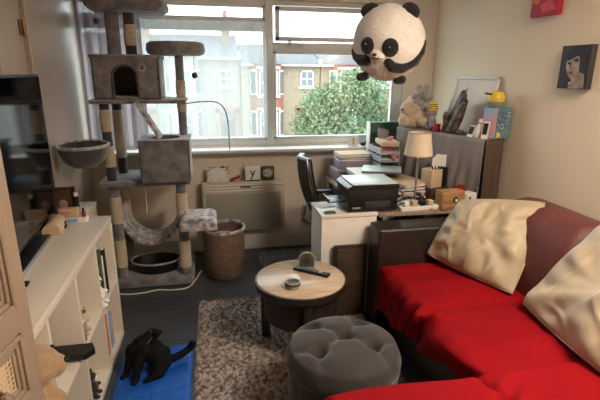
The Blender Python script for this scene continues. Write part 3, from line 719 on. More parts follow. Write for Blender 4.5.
# things inside the cubes
# column 4 (far) top: books; column numbering from camera
y0_, y1_ = cell[3], cell[4]
for k, (m_, th_, h_, lb) in enumerate((('verdi', .03, .30, 'grey green hardback upright in the farthest upper cube, leftmost of its row'), ('paper', .022, .24, 'white spined book upright in the farthest upper cube'), ('ink', .035, .26, 'black hardback upright in the farthest upper cube, next to the white spined one'))):
    yy = y0_ + .09 + k * .045
    t = thing('book', lb, 'book', (-.76, yy, .393), 0, 'books in the farthest upper cube')
    obj('cover', box(new(), -.82, yy, .3935, -.612, yy + th_, .3935 + h_, .003), m_, t); obj('pages', box(new(), -.815, yy + .003, .398, -.615, yy + th_ - .003, .3935 + h_ + .001), 'paper', t)
def toy(name, label, x, y, z, m1, m2, s=.06):
    t = thing(name, label, 'toy', (x, y, z))
    b = new(); ell(b, (x, y, z + s * .8), (s * .6, s * .55, s * .8)); ell(b, (x, y, z + s * 1.9), (s * .5, s * .48, s * .46))
    for q in (-1, 1): ell(b, (x, y + q * s * .38, z + s * 2.25), (s * .16, s * .18, s * .18)); ell(b, (x + s * .35, y + q * s * .45, z + s * .9), (s * .38, s * .18, s * .18)); ell(b, (x + s * .45, y + q * s * .35, z + s * .18), (s * .35, s * .2, s * .18))
    o = obj('body', b, m1, t); remesh(o, .004, 2)
    b = new(); ell(b, (x + s * .48, y, z + s * 1.8), (s * .14, s * .18, s * .13), 10); obj('muzzle', b, m2, t)
    for q in (-1, 1): b = new(); ell(b, (x + s * .46, y + q * s * .2, z + s * 2.0), (s * .06, s * .06, s * .06), 8); obj('eye', b, 'ink', t)
toy('soft_toy', 'small white soft toy in front of the books in the farthest upper cube', -.64, y0_ + .045, .393, 'pwhite', 'ink', .075)
for k, (m_, h_, lb) in enumerate((('orange', .26, 'orange picture book in the farthest lower cube'), ('mint', .25, 'pale green book in the farthest lower cube'), ('bluel', .24, 'light blue book in the farthest lower cube'), ('tan', .22, 'tan book in the farthest lower cube'))):
    yy = y0_ + .11 + k * .04
    t = thing('book', lb, 'book', (-.76, yy, .038), 0, 'books in the farthest lower cube')
    obj('cover', box(new(), -.86, yy, .0385, -.625, yy + .022, .0385 + h_, .003), m_, t); obj('pages', box(new(), -.855, yy + .003, .042, -.628, yy + .019, .0385 + h_ + .001), 'paper', t)
toy('soft_toy', 'brown soft toy sitting in the second farthest upper cube', -.66, cell[2] + .13, .393, 'tan', 'bronze', .065)
toy('soft_toy', 'small black and white soft toy in the second farthest lower cube', -.645, cell[2] + .13, .038, 'pblack', 'pwhite', .06)
b = new(); yy = cell[2] + .025
t = thing('patterned_box', 'white box with a black chevron pattern beside the brown soft toy', 'box', (-.66, yy + .02, .393))
obj('box_body', box(new(), -.70, yy, .3935, -.612, yy + .05, .50, .003), 'paper', t)
b = new()
for r in range(6):
    for c_ in range(3):
        x = -.695 + c_ * .028; z = .402 + r * .016; tube(b, [(x, yy - .0008, z), (x + .012, yy - .0008, z + .008), (x + .024, yy - .0008, z)], .0018, 5, 1)
        yq = yy + .004 + c_ * .015; tube(b, [(-.6112, yq, z), (-.6112, yq + .007, z + .008), (-.6112, yq + .014, z)], .0018, 5, 1)
obj('chevron_print', b, 'ink', t)
# black folder sticking out
b = new(); obox(b, V((-.90, cell[1] + .03, .5)), V((.37, .26, .0)), V((-.02, .03, 0)), .045, .004)
for v in b.verts: v.co.z += 0
t = thing('box_file', 'black box file jutting out of the upper cube next to the caramel bear', 'box file', (-.7, cell[1] + .27, .405)); b.transform(Matrix.Translation((0, 0, -.01)))
b.free(); b = new(); prism(b, [(-.95, cell[1] + .25), (-.575, cell[1] + .25), (-.545, cell[1] + .29), (-.565, cell[1] + .335), (-.95, cell[1] + .335)], .405, .432, 'z'); obj('file_body', b, 'black', t)
obj('box', box(new(), -.95, cell[1] + .20, .3935, -.66, cell[1] + .34, .4045, .002), 'blackm', label='black tray under the jutting box file', cat='tray')
b = new(); box(b, -.85, cell[1] + .012, .0385, -.61, cell[1] + .07, .34, .02); t = thing('black_bag', 'black narrow bag standing in the lower cube beside the bear', 'bag', (-.73, cell[1] + .04, .038)); obj('bag_body', b, 'blackm', t)
b = new(); tube(b, [(-.80, cell[1] + .04, .335), (-.77, cell[1] + .04, .37), (-.70, cell[1] + .04, .37), (-.66, cell[1] + .04, .335)], .006); obj('handle', b, 'blackm', t)
# caramel bear
def bear():
    BM = Matrix.Translation((-.69, 1.45, .393)) @ Matrix.Diagonal((1.1, .95, 1.05, 1)) @ Matrix.Translation((.70, -1.43, -.393))
    t = thing('teddy_bear', 'caramel brown teddy bear lying in the cube nearest the cream cupboard', 'teddy bear', (-.70, 1.42, .393))
    b = new(); ell(b, (-.72, 1.42, .475), (.10, .11, .08)); ell(b, (-.665, 1.47, .60), (.085, .09, .068)); ell(b, (-.61, 1.49, .585), (.045, .05, .04))
    ell(b, (-.70, 1.395, .645), (.022, .03, .03)); ell(b, (-.70, 1.53, .655), (.022, .03, .03))
    chain(b, [(-.70, 1.35, .52, .035), (-.63, 1.33, .44, .03)]); chain(b, [(-.68, 1.51, .50, .034), (-.62, 1.52, .43, .03)]); chain(b, [(-.68, 1.37, .43, .04), (-.60, 1.37, .425, .032)]); chain(b, [(-.68, 1.46, .43, .04), (-.60, 1.46, .425, .032)])
    b.transform(BM); o = obj('body', b, 'bearb', t); remesh(o, .006, 3)
    b = new(); ell(b, (-.568, 1.495, .60), (.010, .014, .010), 10); b.transform(BM); obj('nose', b, 'ink', t)
    b = new(); ell(b, (-.60, 1.455, .63), (.007, .007, .007), 8); b.transform(BM); obj('eye', b, 'ink', t); b = new(); ell(b, (-.615, 1.53, .635), (.007, .007, .007), 8); b.transform(BM); obj('eye', b, 'ink', t)
bear()
toy('soft_toy', 'caramel and black soft toy in the lower cube below the teddy bear', -.68, 1.42, .038, 'bearb', 'ink', .10)

# ------------------------------------------------------------------ cream cupboard with door ajar
cu = thing('cupboard', 'tall cream panelled cupboard in the left foreground with its door ajar', 'cupboard', (-.78, .8, 0))
b = new(); CX0, CX1, CY0, CY1, CH = -.985, -.62, .42, 1.145, 2.0
box(b, CX0, CY0, 0, CX1, CY0 + .02, CH, .002); box(b, CX0, CY1 - .02, 0, CX1, CY1, CH, .002); box(b, CX0, CY0, 0, CX0 + .01, CY1, CH); box(b, CX0, CY0, CH - .02, CX1, CY1, CH + .02, .002); box(b, CX0, CY0, .0, CX1, CY1, .08, .002); box(b, CX0, CY0, .95, CX1 - .01, CY1, .97)
obj('carcass', b, 'ward', cu)
# door built in local frame: y along the door from hinge, x outward
ang = math.radians(-9.0)
Dm = Matrix.Translation((CX1 + .003, CY0, 0)) @ Matrix.Rotation(ang, 4, 'Z')
DW = .735
b = new(); box(b, 0, 0, .09, .016, DW, CH - .01, .002)
def stile(x0, y0, z0, x1, y1, z1, bev=.004): box(b, x0, y0, z0, x1, y1, z1, bev)
rails = (.09, .17), (.765, .805), (.975, 1.045), (1.86, 1.99)
for (za, zb) in rails: stile(.014, .05, za, .024, DW - .05, zb)
stile(.014, 0, .09, .024, .055, CH - .01); stile(.014, DW - .055, .09, .024, DW, CH - .01)
def moulding(ya, yb_, za, zb):
    for k, (off, x) in enumerate(((0, .030), (.014, .026), (.026, .021))):
        w = .012
        box(b, .014, ya + off, za + off, x, yb_ - off, za + off + w, .003); box(b, .014, ya + off, zb - off - w, x, yb_ - off, zb - off, .003)
        box(b, .014, ya + off, za + off, x, ya + off + w, zb - off, .003); box(b, .014, yb_ - off - w, za + off, x, yb_ - off, zb - off, .003)
for (za, zb) in ((.17, .765), (.805, .975), (1.045, 1.86)): moulding(.055, DW - .055, za, zb)
b.transform(Dm); door = obj('door', b, 'ward', cu, angle=30)
b = new(); box(b, .0155, .095, .845, .0175, DW - .095, .935); b.transform(Dm); obj('lattice_panel', b, 'lattice', door, smooth=False, label='woven lattice panel')
b = new(); cyl(b, (.024, .56, .885), (.036, .56, .885), .016, .010, 16); b.transform(Dm); kb = obj('knob_base', b, 'brass', door, label='bronze knob base')
b = new(); bmesh.ops.create_icosphere(b, subdivisions=1, radius=.015); b.transform(Matrix.Translation((.048, .56, .885))); b.transform(Dm); obj('knob', b, 'crystal', door, smooth=False, label='faceted glass knob')

# ------------------------------------------------------------------ rugs, mat
def rugf(x0, y0, x1, y1, h, f=25):
    def g(u, v):
        x = x0 + u * (x1 - x0); y = y0 + v * (y1 - y0); e = min(u * (x1 - x0), (1 - u) * (x1 - x0), v * (y1 - y0), (1 - v) * (y1 - y0))
        wob = .006 * noise.noise(V((x * 9, y * 9, 3)))
        return V((x + wob, y + wob, .002 + min(1, e / .02) * h + .005 * noise.noise(V((x * 40, y * 40, 0)))))
    return g
rg = thing('area_rug', 'large speckled grey brown shaggy rug under the coffee table', 'rug', (.45, 2.0, 0))
obj('rug_base', grid(new(), 150, 200, rugf(-.15, .9, .96, 2.97, .014)), 'rug', rg)
b = new()
for k in range(26000):
    x = random.uniform(-.145, .95); y = random.uniform(1.3, 2.965); a = random.random() * 2 * PI; s = .004; h = random.uniform(.012, .022)
    d = V((math.cos(a) * s, math.sin(a) * s, 0)); p = V((x, y, .012)); lean = V((random.uniform(-.012, .012), random.uniform(-.012, .012), h))
    b.faces.new([b.verts.new(p - d), b.verts.new(p + d), b.verts.new(p + lean)])
o = obj('pile', b, 'rug', rg, smooth=False, kind='stuff')
obj('small_rug', grid(new(), 60, 50, rugf(.36, 3.52, .98, 3.84, .012)), 'rug2', label='small blue grey flecked rug on the floor beside the office chair', cat='rug')
pm = thing('cooling_mat', 'bright blue padded pet mat under the black cat', 'pet mat', (-.37, 2.15, 0))
def matf(u, v):
    x = -.565 + u * .395; y = 1.62 + v * .80 + (u * .05); e = min(u * .4, (1 - u) * .4, v * .8, (1 - v) * .8)
    z = .003 + min(1, e / .015) * .013; s = abs(((v * 2) % 1) - .5) * 2
    if abs(v - .5) < .012 or abs(u - .5) < .008 and v < .5: z -= .008
    z += .004 * noise.noise(V((x * 14, y * 14, 1)))
    return V((x, y, z))
obj('pad', grid(new(), 90, 160, matf), 'blue', pm)
b = new()
for k in range(20):
    a0 = 2 * PI * k / 20; a1 = a0 + .25
    tube(b, [(-.215 + .03 * math.cos(a), 2.345 + .03 * math.sin(a), .0175) for a in (a0, (a0 + a1) / 2, a1)], .002, 4, 1)
ell(b, (-.215, 2.345, .0165), (.017, .017, .002), 12); obj('printed_emblem', b, 'bluel', pm)

# ------------------------------------------------------------------ the black cat
cat = thing('black_cat', 'black cat sitting on the blue mat with its tail stretched to the right', 'cat', (-.38, 2.2, .015))
b = new()
# haunches and torso
ell(b, (-.325, 2.235, .105), (.075, .09, .09)); ell(b, (-.36, 2.25, .155), (.072, .09, .08)); ell(b, (-.415, 2.245, .185), (.068, .078, .075)); ell(b, (-.465, 2.235, .175), (.058, .062, .072))
chain(b, [(-.30, 2.19, .085, .062), (-.315, 2.13, .05, .042), (-.36, 2.10, .035, .024), (-.385, 2.085, .03, .018)])
chain(b, [(-.31, 2.29, .085, .06), (-.33, 2.32, .04, .035), (-.38, 2.33, .03, .02)])
# front legs
chain(b, [(-.475, 2.215, .15, .045), (-.50, 2.185, .09, .027), (-.515, 2.16, .035, .019), (-.53, 2.145, .03, .019)])
chain(b, [(-.435, 2.195, .15, .048), (-.44, 2.145, .09, .030), (-.445, 2.10, .035, .021), (-.455, 2.08, .03, .020)])
# neck and head turned over the far shoulder
chain(b, [(-.43, 2.26, .22, .055), (-.39, 2.29, .245, .045)])
ell(b, (-.355, 2.315, .255), (.048, .044, .04)); ell(b, (-.325, 2.34, .245), (.024, .024, .02))
for p in ((-.375, 2.285, .295), (-.335, 2.275, .292)):
    bb = new(); bmesh.ops.create_cone(bb, cap_ends=True, segments=10, radius1=.02, radius2=.003, depth=.05); bb.transform(Matrix.Translation(p)); join(b, bb)
# tail
chain(b, [(-.27, 2.22, .08, .032), (-.23, 2.23, .08, .029), (-.19, 2.25, .085, .027), (-.15, 2.275, .095, .026), (-.125, 2.29, .11, .026), (-.11, 2.30, .135, .025), (-.115, 2.295, .15, .020)])
SQ = Matrix.Translation((-.44, 2.19, .012)) @ Matrix.Diagonal((.86, .88, .68, 1)) @ Matrix.Translation((.43, -2.15, -.012))
b.transform(SQ); o = obj('body', b, 'cat', cat); remesh(o, .0045, 4)
b = new(); pts = [(-.405 + .058 * math.cos(a) * .8, 2.272 + .058 * math.sin(a), .228 + .035 * math.cos(a)) for a in [2 * PI * k / 24 for k in range(25)]]
tube(b, pts, .004, 6, 1); b.transform(SQ); co = obj('collar', b, 'plushd', cat)
b = new(); cyl(b, (-.372, 2.29, .292), (-.368, 2.288, .296), .008, .008, 12); b.transform(SQ); obj('tag', b, 'metal', co, label='small silver collar tag')
for s in (-1, 1): b = new(); ell(b, (-.34 + s * .012, 2.352 - s * .01, .265), (.005, .005, .006), 8); b.transform(SQ); obj('eye', b, 'yellow', cat)

# ------------------------------------------------------------------ coffee table and things on it
tb = thing('coffee_table', 'round coffee table with a pale oak top and dark legs', 'coffee table', (.466, 2.34, 0))
TX, TY = .466, 2.34
b = new(); lathe(b, TX, TY, [(0, .43), (.252, .43), (.256, .434), (.256, .448), (.252, .451), (0, .451)], 64); obj('tabletop', b, 'tablewood', tb)
b = new(); lathe(b, TX, TY, [(.2, .405), (.262, .405), (.265, .41), (.265, .444), (.2575, .446), (.2575, .432), (.2, .425)], 64); obj('rim', b, 'rim', tb)
b = new(); lathe(b, TX, TY, [(.18, .22), (.212, .22), (.218, .405), (.18, .405), (.18, .22)], 48); obj('apron', b, 'darkwood', tb)
for a in (142, 262, 22):
    r = .225; x = TX + r * math.cos(math.radians(a + 7)); y = TY + r * math.sin(math.radians(a + 7)); b = new(); box(b, -.022, -.022, .0, .022, .022, .41, .004); b.transform(Matrix.Translation((x, y, 0)) @ Matrix.Rotation(math.radians(a + 7), 4, 'Z')); obj('leg', b, 'darkwood', tb)
TZ = .4512
t = thing('candle_bowl', 'small round stone coloured bowl on the coffee table', 'bowl', (.397, 2.22, TZ))
b = new(); lathe(b, .397, 2.22, [(0, TZ), (.034, TZ), (.041, TZ + .008), (.043, TZ + .022), (.041, TZ + .038), (.034, TZ + .038), (.034, TZ + .02), (0, TZ + .018)], 32); obj('bowl_body', b, 'stone', t)
b = new(); lathe(b, .397, 2.22, [(0, TZ + .0285), (.0335, TZ + .0285), (.0335, TZ + .019), (0, TZ + .019)], 24); obj('wax', b, 'verdi', t)
b = new(); lathe(b, .397, 2.22, [(.0425, TZ + .02), (.0445, TZ + .022), (.0445, TZ + .03), (.042, TZ + .032)], 32); obj('band', b, 'rim', t)
t = thing('remote_control', 'long black remote control lying on the coffee table', 'remote', (.54, 2.385, TZ), math.atan2(2.312 - 2.458, .63 - .452))
b = new(); box(b, -.115, -.023, 0, .115, .023, .017, .006, 3); obj('casing', b, 'black', t, local=True)
b = new()
for i in range(9):
    for j in (-1, 0, 1): box(b, -.085 + i * .014, j * .012 - .004, .0165, -.077 + i * .014, j * .012 + .004, .0195, .001)
obj('buttons', b, 'greyp', t, local=True)
b = new(); cyl(b, (.06, 0, .0165), (.06, 0, .019), .014, .014, 20); obj('navigation_ring', b, 'metal', t, local=True)
t = thing('mantel_clock', 'small arched dark green ornament with a pale base on the coffee table', 'ornament', (.525, 2.455, TZ), math.radians(-8))
b = new(); n = 20; pts = [(-.045, .012), (-.045, .06)] + [(-.045 * math.cos(PI * k / n), .06 + .045 * math.sin(PI * k / n)) for k in range(1, n)] + [(.045, .06), (.045, .012)]
prism(b, pts, -.018, .018, 'y'); bmesh.ops.bevel(b, geom=[e for e in b.edges], offset=.0025, segments=2, affect='EDGES'); obj('arch_body', b, 'verdi', t, local=True)
b = new(); box(b, -.052, -.026, 0, .052, .024, .014, .004); obj('base', b, 'stone', t, local=True)
b = new(); tube(b, [(-.046 * math.cos(PI * k / n), -.012, .06 + .046 * math.sin(PI * k / n)) for k in range(n + 1)], .006, 8, 1); obj('trim', b, 'stone', t, local=True)
b = new(); cyl(b, (0, -.019, .058), (0, -.0215, .058), .024, .024, 24); obj('dial', b, 'charcoal', t, local=True)

# ------------------------------------------------------------------ ottoman
ot = thing('tufted_ottoman', 'round taupe velvet ottoman with a button tufted top', 'ottoman', (.545, 1.72, 0))
OX, OY, R_ = .545, 1.72, .252
btn = [(.015, .04), (.125, .15), (-.11, .155), (-.125, -.055), (.125, -.055)]
lines = [(0, k) for k in range(1, 5)]
rimpts = [(.27 * math.cos(math.radians(a)), .27 * math.sin(math.radians(a))) for a in (30, 75, 105, 150, 185, 235, 305, 355)]
segs = [(btn[0], btn[k]) for k in range(1, 5)] + [(btn[1], rimpts[0]), (btn[1], rimpts[1]), (btn[2], rimpts[2]), (btn[2], rimpts[3]), (btn[3], rimpts[4]), (btn[3], rimpts[5]), (btn[4], rimpts[6]), (btn[4], rimpts[7])]
def dseg(px, py, s):
    (ax, ay), (bx_, by2) = s; dx, dy = bx_ - ax, by2 - ay; t = max(0, min(1, ((px - ax) * dx + (py - ay) * dy) / (dx * dx + dy * dy))); return math.hypot(px - ax - t * dx, py - ay - t * dy)
def topz(dx, dy):
    r = math.hypot(dx, dy) / R_; z = .398 + .040 * (1 - r ** 4)
    z -= sum(.070 * math.exp(-((dx - p[0]) ** 2 + (dy - p[1]) ** 2) / (.031 ** 2)) for p in btn)
    m = min(dseg(dx, dy, s) for s in segs); z -= (.012 * math.exp(-(m / .020) ** 2)) * (1 if r < .8 else max(0, (1 - r) * 5))
    return z
b = new(); nr, na = 44, 120; rings = []
for i in range(nr + 1):
    r = R_ * .985 * i / nr; ring = []
    for k in range(na):
        a = 2 * PI * k / na; dx, dy = r * math.cos(a), r * math.sin(a); ring.append(b.verts.new((OX + dx, OY + dy, topz(dx, dy) - (.012 if i == nr else 0))))
    rings.append(ring)
for (rf, z) in ((1.02, .365), (1.04, .34), (1.025, .315), (1.0, .305)):
    rings.append([b.verts.new((OX + R_ * rf * (1 + .008 * math.sin(16 * 2 * PI * k / na)) * math.cos(2 * PI * k / na), OY + R_ * rf * (1 + .008 * math.sin(16 * 2 * PI * k / na)) * math.sin(2 * PI * k / na), z)) for k in range(na)])
for A, B_ in zip(rings, rings[1:]):
    for k in range(na): b.faces.new((A[k], A[(k + 1) % na], B_[(k + 1) % na], B_[k]))
bmesh.ops.remove_doubles(b, verts=b.verts[:], dist=1e-5); obj('tufted_top', b, 'velvet', ot, angle=180)
b = new(); rings = []
for (rf, z) in ((.99, .31), (1.0, .29), (1.0, .06), (.985, .035), (.9, .03)):
    rings.append([b.verts.new((OX + R_ * rf * (1 - .02 * math.exp(-((((k / na * 8) % 1) - .5) / .06) ** 2)) * math.cos(2 * PI * k / na), OY + R_ * rf * (1 - .02 * math.exp(-((((k / na * 8) % 1) - .5) / .06) ** 2)) * math.sin(2 * PI * k / na), z)) for k in range(na)])
for A, B_ in zip(rings, rings[1:]):
    for k in range(na): b.faces.new((A[k], A[(k + 1) % na], B_[(k + 1) % na], B_[k]))
b.faces.new(rings[-1]); obj('padded_side', b, 'velvet', ot, angle=180)
for p in btn:
    b = new(); ell(b, (OX + p[0], OY + p[1], topz(*p) + .002), (.011, .011, .006), 14); obj('button', b, 'velvet', ot)
for a in (45, 135, 225, 315):
    b = new(); x, y = OX + .18 * math.cos(math.radians(a)), OY + .18 * math.sin(math.radians(a)); cyl(b, (x, y, 0.012), (x, y, .035), .02, .024, 12); obj('foot', b, 'darkwood', ot)

# ------------------------------------------------------------------ corner sofa
so = thing('corner_sofa', 'large L shaped sofa with black brown leather arm and red brown back', 'sofa', (1.4, 1.5, 0))
b = new(); box(b, 1.03, .62, .03, 1.75, 2.43, .36, .03, 3); box(b, .40, .62, .03, 1.0, 1.30, .38, .03, 3); obj('base', b, 'leather', so)
def roundbox(x0, y0, z0, x1, y1, z1, r): return box(new(), x0, y0, z0, x1, y1, z1, r, 5)
obj('arm', roundbox(.965, 2.42, .03, 1.93, 2.6, .68, .02), 'leather', so)
def backrest(x_, y0, y1, name='backrest'):
    b = new(); prof = [(1.60, .40), (1.615, .55), (1.66, .74), (1.70, .83), (1.76, .875), (1.84, .885), (1.93, .87), (1.975, .83), (1.975, .05), (1.70, .05)]
    n = 14; rows = []
    for i in range(n + 1):
        v = i / n; y = y0 + (y1 - y0) * v; e = min(v, 1 - v) * (y1 - y0); ins = .03 * max(0, 1 - e / .04) ** 2
        rows.append([b.verts.new((x + ins * (1 if x < 1.8 else -.3) - .012 * math.sin(PI * v) * (1 if x < 1.72 else 0), y, z - ins * (z > .5))) for x, z in prof])
    for A, B_ in zip(rows, rows[1:]):
        for k in range(len(prof)): k2 = (k + 1) % len(prof); b.faces.new((A[k], A[k2], B_[k2], B_[k]))
    b.faces.new(rows[0]); b.faces.new(rows[-1][::-1])
    o = obj(name, b, 'maroon', so, angle=60); return o
backrest(0, 1.72, 2.33); backrest(0, 1.08, 1.715); backrest(0, .6, 1.075)
for (x0, y0, x1, y1) in ((1.02, 1.865, 1.62, 2.41), (1.02, 1.34, 1.62, 1.855), (.40, .64, .98, 1.30), (.985, .64, 1.62, 1.30)):
    obj('seat_cushion', roundbox(x0, y0, .33, x1, y1, .415, .03), 'leather', so)
for (x, y) in ((1.05, 2.35), (1.05, 1.5), (.45, 1.25), (1.9, 2.35)):
    b = new(); cyl(b, (x, y, 0), (x, y, .035), .025, .025, 12); obj('foot', b, 'black', so)
# red covers
def wr(p, a, f, seed): return a * noise.noise(V((p[0] * f, p[1] * f, p[2] * f)) + V((seed, 0, 0)))
def cover1(u, v):
    y = 1.30 + u * 1.115    # along the sofa
    # arc length from back (v=0) to hem (v=1)
    hem = .20 + .17 * min(1, max(0, (2.36 - y) / .8)) + .02 * math.sin(y * 17)
    topw = .66; drop = .47 - hem; L_ = topw + drop; s = v * L_
    rr = .05
    if s < topw - rr: x = 1.64 - s; z = .452
    elif s < topw - rr + rr * PI / 2:
        a = (s - topw + rr) / rr; x = .98 + rr - rr * math.sin(a) ; z = .452 - rr + rr * math.cos(a)
    else: x = .98 - .012 * math.sin((s - topw) * 9); z = .452 - rr - (s - topw + rr - rr * PI / 2)
    on = 1 if s < topw - rr else max(0, 1 - (s - topw + rr) / .05)
    # cushion crown and seam
    for (a_, b_) in ((1.86, 2.42), (1.30, 1.86)):
        if a_ <= y <= b_: w = (y - a_) / (b_ - a_); z += on * .028 * (math.sin(PI * w) ** .5 - .6) * math.sin(PI * min(1, max(0, s / topw)) * .9 + .15) ** .4
    seam = math.exp(-((y - 1.86 - .03 * math.sin(x * 6)) / .014) ** 2); z -= .022 * seam * on; x += .015 * seam * (1 - on)
    # diagonal wrinkles running from the front of the near cushion towards the back pillow
    q = (x - 1.0) * .9 + (y - 1.5) * .25; fade = max(0, 1 - abs(y - 1.58) / .32)
    ph = (y - 1.45) + .42 * (x - 1.25) + .02 * math.sin(x * 9)
    z += on * fade * .006 * (abs(math.sin(ph * 30)) ** .8 - .5)
    z += on * wr((x, y * 1.6, 0), .008, 6, 3)
    # draped folds on the front
    if on < 1: x += (1 - on) * (.016 * math.sin(y * 38 + 5 * math.sin(y * 6) + z * 18) * (.3 + (y < 2.0) * .9) + wr((y, z, 0), .012, 9, 1))
    # gathered crease near the front corner between the cushions
    gx = math.exp(-((x - 1.03) / .05) ** 2) * math.exp(-((y - 1.78) / .07) ** 2); z += .018 * gx * math.sin(y * 75 + x * 30)
    return V((x, y, z))
rt = obj('red_sofa_throw', grid(new(), 200, 150, cover1), 'red', thick=.006, label='bright red cloth cover over the long seat beside the arm', cat='sofa cover')
def cover2(u, v):
    x = .335 + u * 1.285; y = .6 + v * .78
    dx = max(0, .395 - x); dy = max(0, y - 1.325)
    z = .462
    for (a_, b_) in ((.335, .985), (.985, 1.62)):
        if a_ <= x <= b_: w = (x - a_) / (b_ - a_); z += .030 * (math.sin(PI * w) ** .5 - .5) * math.sin(PI * min(1, (y - .5) / .88)) ** .3
    seam = math.exp(-((x - .985 - .25 * (y - 1.3) * -1) / .015) ** 2); z -= .016 * seam
    e = max(dx / .06, dy / .055)
    if e > 0: z -= .10 * e ** 2 if e < 1 else .10
    # twisted folds at the seam
    g = math.exp(-((x - 1.03) / .07) ** 2) * max(0, 1 - abs(y - 1.2) / .25); z += .012 * g * math.sin((y - x * .6) * 60)
    z += wr((x, y, 0), .012, 5, 8)
    return V((x, y, z))
rt2 = obj('red_sofa_throw', grid(new(), 150, 100, cover2), 'red', thick=.006, label='bright red cloth cover over the near chaise end in the foreground', cat='sofa cover')

# pillows
def pillow(name, label, P00, P10, P11, P01, th, seed, out):
    P00, P10, P11, P01 = map(V, (P00, P10, P11, P01)); nrm = (P10 - P00).cross(P01 - P00).normalized()
    if nrm.dot(V(out)) < 0: nrm = -nrm
    b = new(); n = 70
    def surf(s):
        def f(u, v):
            p = P00 * (1 - u) * (1 - v) + P10 * u * (1 - v) + P11 * u * v + P01 * (1 - u) * v
            cu_, cv = 2 * u - 1, 2 * v - 1
            # sides pull in between the corners
            cpt = (P00 + P10 + P11 + P01) / 4; pull = -.045 * ((1 - cu_ ** 2) * abs(cv) ** 3 + (1 - cv ** 2) * abs(cu_) ** 3); p = p + (cpt - p) * pull
            h = th * (max(0, 1 - abs(cu_) ** 3) ** .55) * (max(0, 1 - abs(cv) ** 3) ** .55)
            w = 0
            a = math.atan2(cv, cu_); r = math.hypot(cu_, cv)
            w += .010 * math.sin(a * 11 + seed + 3 * r) * min(1, r) ** 2 * (1 - max(abs(cu_), abs(cv)) ** 6)
            w += .011 * math.sin(5.5 * (u + .35 * v) * 2 + seed + 4 * noise.noise(V((u * 2 + seed, v * 2, 0)))) + .014 * noise.noise(V((u * 5 + seed, v * 4, 2))) + .012 * max(0, 1 - 9 * abs(noise.noise(V((u * 3.2 + seed, v * 2.4, 7))))) * (1 - max(abs(cu_), abs(cv)) ** 4)
            w += .009 * noise.noise(V((u * 9 + seed, v * 6, 1))) * (1 - max(abs(cu_), abs(cv)) ** 4)
            return p + nrm * s * (h + (w - .010 * (1 - max(abs(cu_), abs(cv)) ** 4)) * (h > .003))
        return f
    grid(b, n, n, surf(1)); grid(b, n, n, surf(-1)); bmesh.ops.remove_doubles(b, verts=b.verts[:], dist=1e-4)
    t = thing(name, label, 'cushion', (P00 + P10) / 2)
    obj('cushion_body', b, 'pillow', t, angle=180)
    b = new(); pts = []
    f0 = surf(0)
    for (ua, va, ub, vb) in ((0, 0, 1, 0), (1, 0, 1, 1), (1, 1, 0, 1), (0, 1, 0, 0)):
        for k in range(24): q = k / 24; pts.append(f0(ua + (ub - ua) * q, va + (vb - va) * q))
    pts.append(pts[0]); tube(b, pts, .004, 6, 1); obj('piping', b, 'pillow', t)
pillow('scatter_cushion', 'cream satin cushion leaning by the black sofa arm', (1.28, 2.40, .515), (1.52, 1.90, .475), (1.81, 2.11, .90), (1.47, 2.40, .85), .085, 2.0, (-1, -.3, .4))
pillow('scatter_cushion', 'cream satin cushion tipped on its corner at the right edge of the photo', (1.49, 1.77, .49), (1.42, 1.13, .50), (1.72, .95, .93), (1.80, 1.70, .92), .085, 5.3, (-1, 0, .5))

# ------------------------------------------------------------------ desk area
dk = thing('desk', 'grey brown desk behind the sofa arm, crowded with papers and cables', 'desk', (1.3, 3.2, 0))
b = new(); box(b, 1.04, 2.625, .69, 1.78, 2.80, .715, .003); box(b, .96, 2.96, .69, 1.53, 3.78, .715, .003); box(b, 1.04, 2.80, .69, 1.60, 2.96, .715); obj('desktop', b, 'deskwood', dk)
for (x, y) in ((1.0, 3.0), (1.0, 3.73), (1.47, 3.73), (1.09, 2.66), (1.66, 2.66)): obj('leg', box(new(), x - .02, y - .02, 0, x + .02, y + .02, .69, .003), 'metal', dk)
un = thing('storage_cabinet', 'plain white cabinet under the printer at the end of the desk', 'cabinet', (.885, 2.79, 0))
obj('carcass', box(new(), .66, 2.64, .0, 1.03, 2.94, .70, .004), 'white', un)
obj('top_panel', box(new(), .655, 2.632, .7, 1.035, 2.945, .7203, .002), 'white', un)
obj('door', box(new(), .70, 2.941, .03, 1.0, 2.952, .69, .002), 'white', un)
b = new(); box(b, .735, 2.595, .0, .955, 2.62, .52, .004); t = thing('leaning_board', 'dark brown framed board standing against the white cabinet', 'board', (.845, 2.61, 0)); obj('frame', b, 'darkwood', t)
obj('panel', box(new(), .755, 2.588, .03, .935, 2.597, .50, .002), 'boardwood', t)
# printer
pr = thing('printer', 'black inkjet printer with a pale grey lid on the white cabinet', 'printer', (.985, 2.78, .72))
b = new(); box(b, .835, 2.655, .7205, 1.175, 2.93, .878, .010, 3); obj('body', b, 'black', pr)
b = new(); prism(b, [(.832, .865), (.832, .885), (.865, .900), (1.178, .900), (1.178, .865)], 2.65, 2.94, 'y'); bmesh.ops.bevel(b, geom=b.edges[:], offset=.005, segments=2, affect='EDGES'); obj('side_shell', b, 'black', pr)
b = new(); box(b, .862, 2.655, .9002, 1.172, 2.935, .908, .004); obj('lid', b, 'mint', pr, label='pale grey lid')
b = new(); t_ = new(); box(t_, 0, 0, 0, .04, .24, .006, .002); t_.transform(Matrix.Translation((.828, 2.68, .876)) @ Matrix.Rotation(math.radians(-25), 4, 'Y')); join(b, t_); obj('control_panel', b, 'greyp', pr)
b = new(); box(b, .72, 2.72, .775, .836, 2.88, .782, .002); box(b, .72, 2.72, .782, .73, 2.88, .80, .002); obj('output_tray', b, 'black', pr)
obj('side_panel', box(new(), .95, 2.652, .75, 1.12, 2.656, .79, .001), 'charcoal', pr)
obj('badge', box(new(), .865, 2.652, .745, .92, 2.656, .757, .001), 'greyp', pr, label='small grey badge')
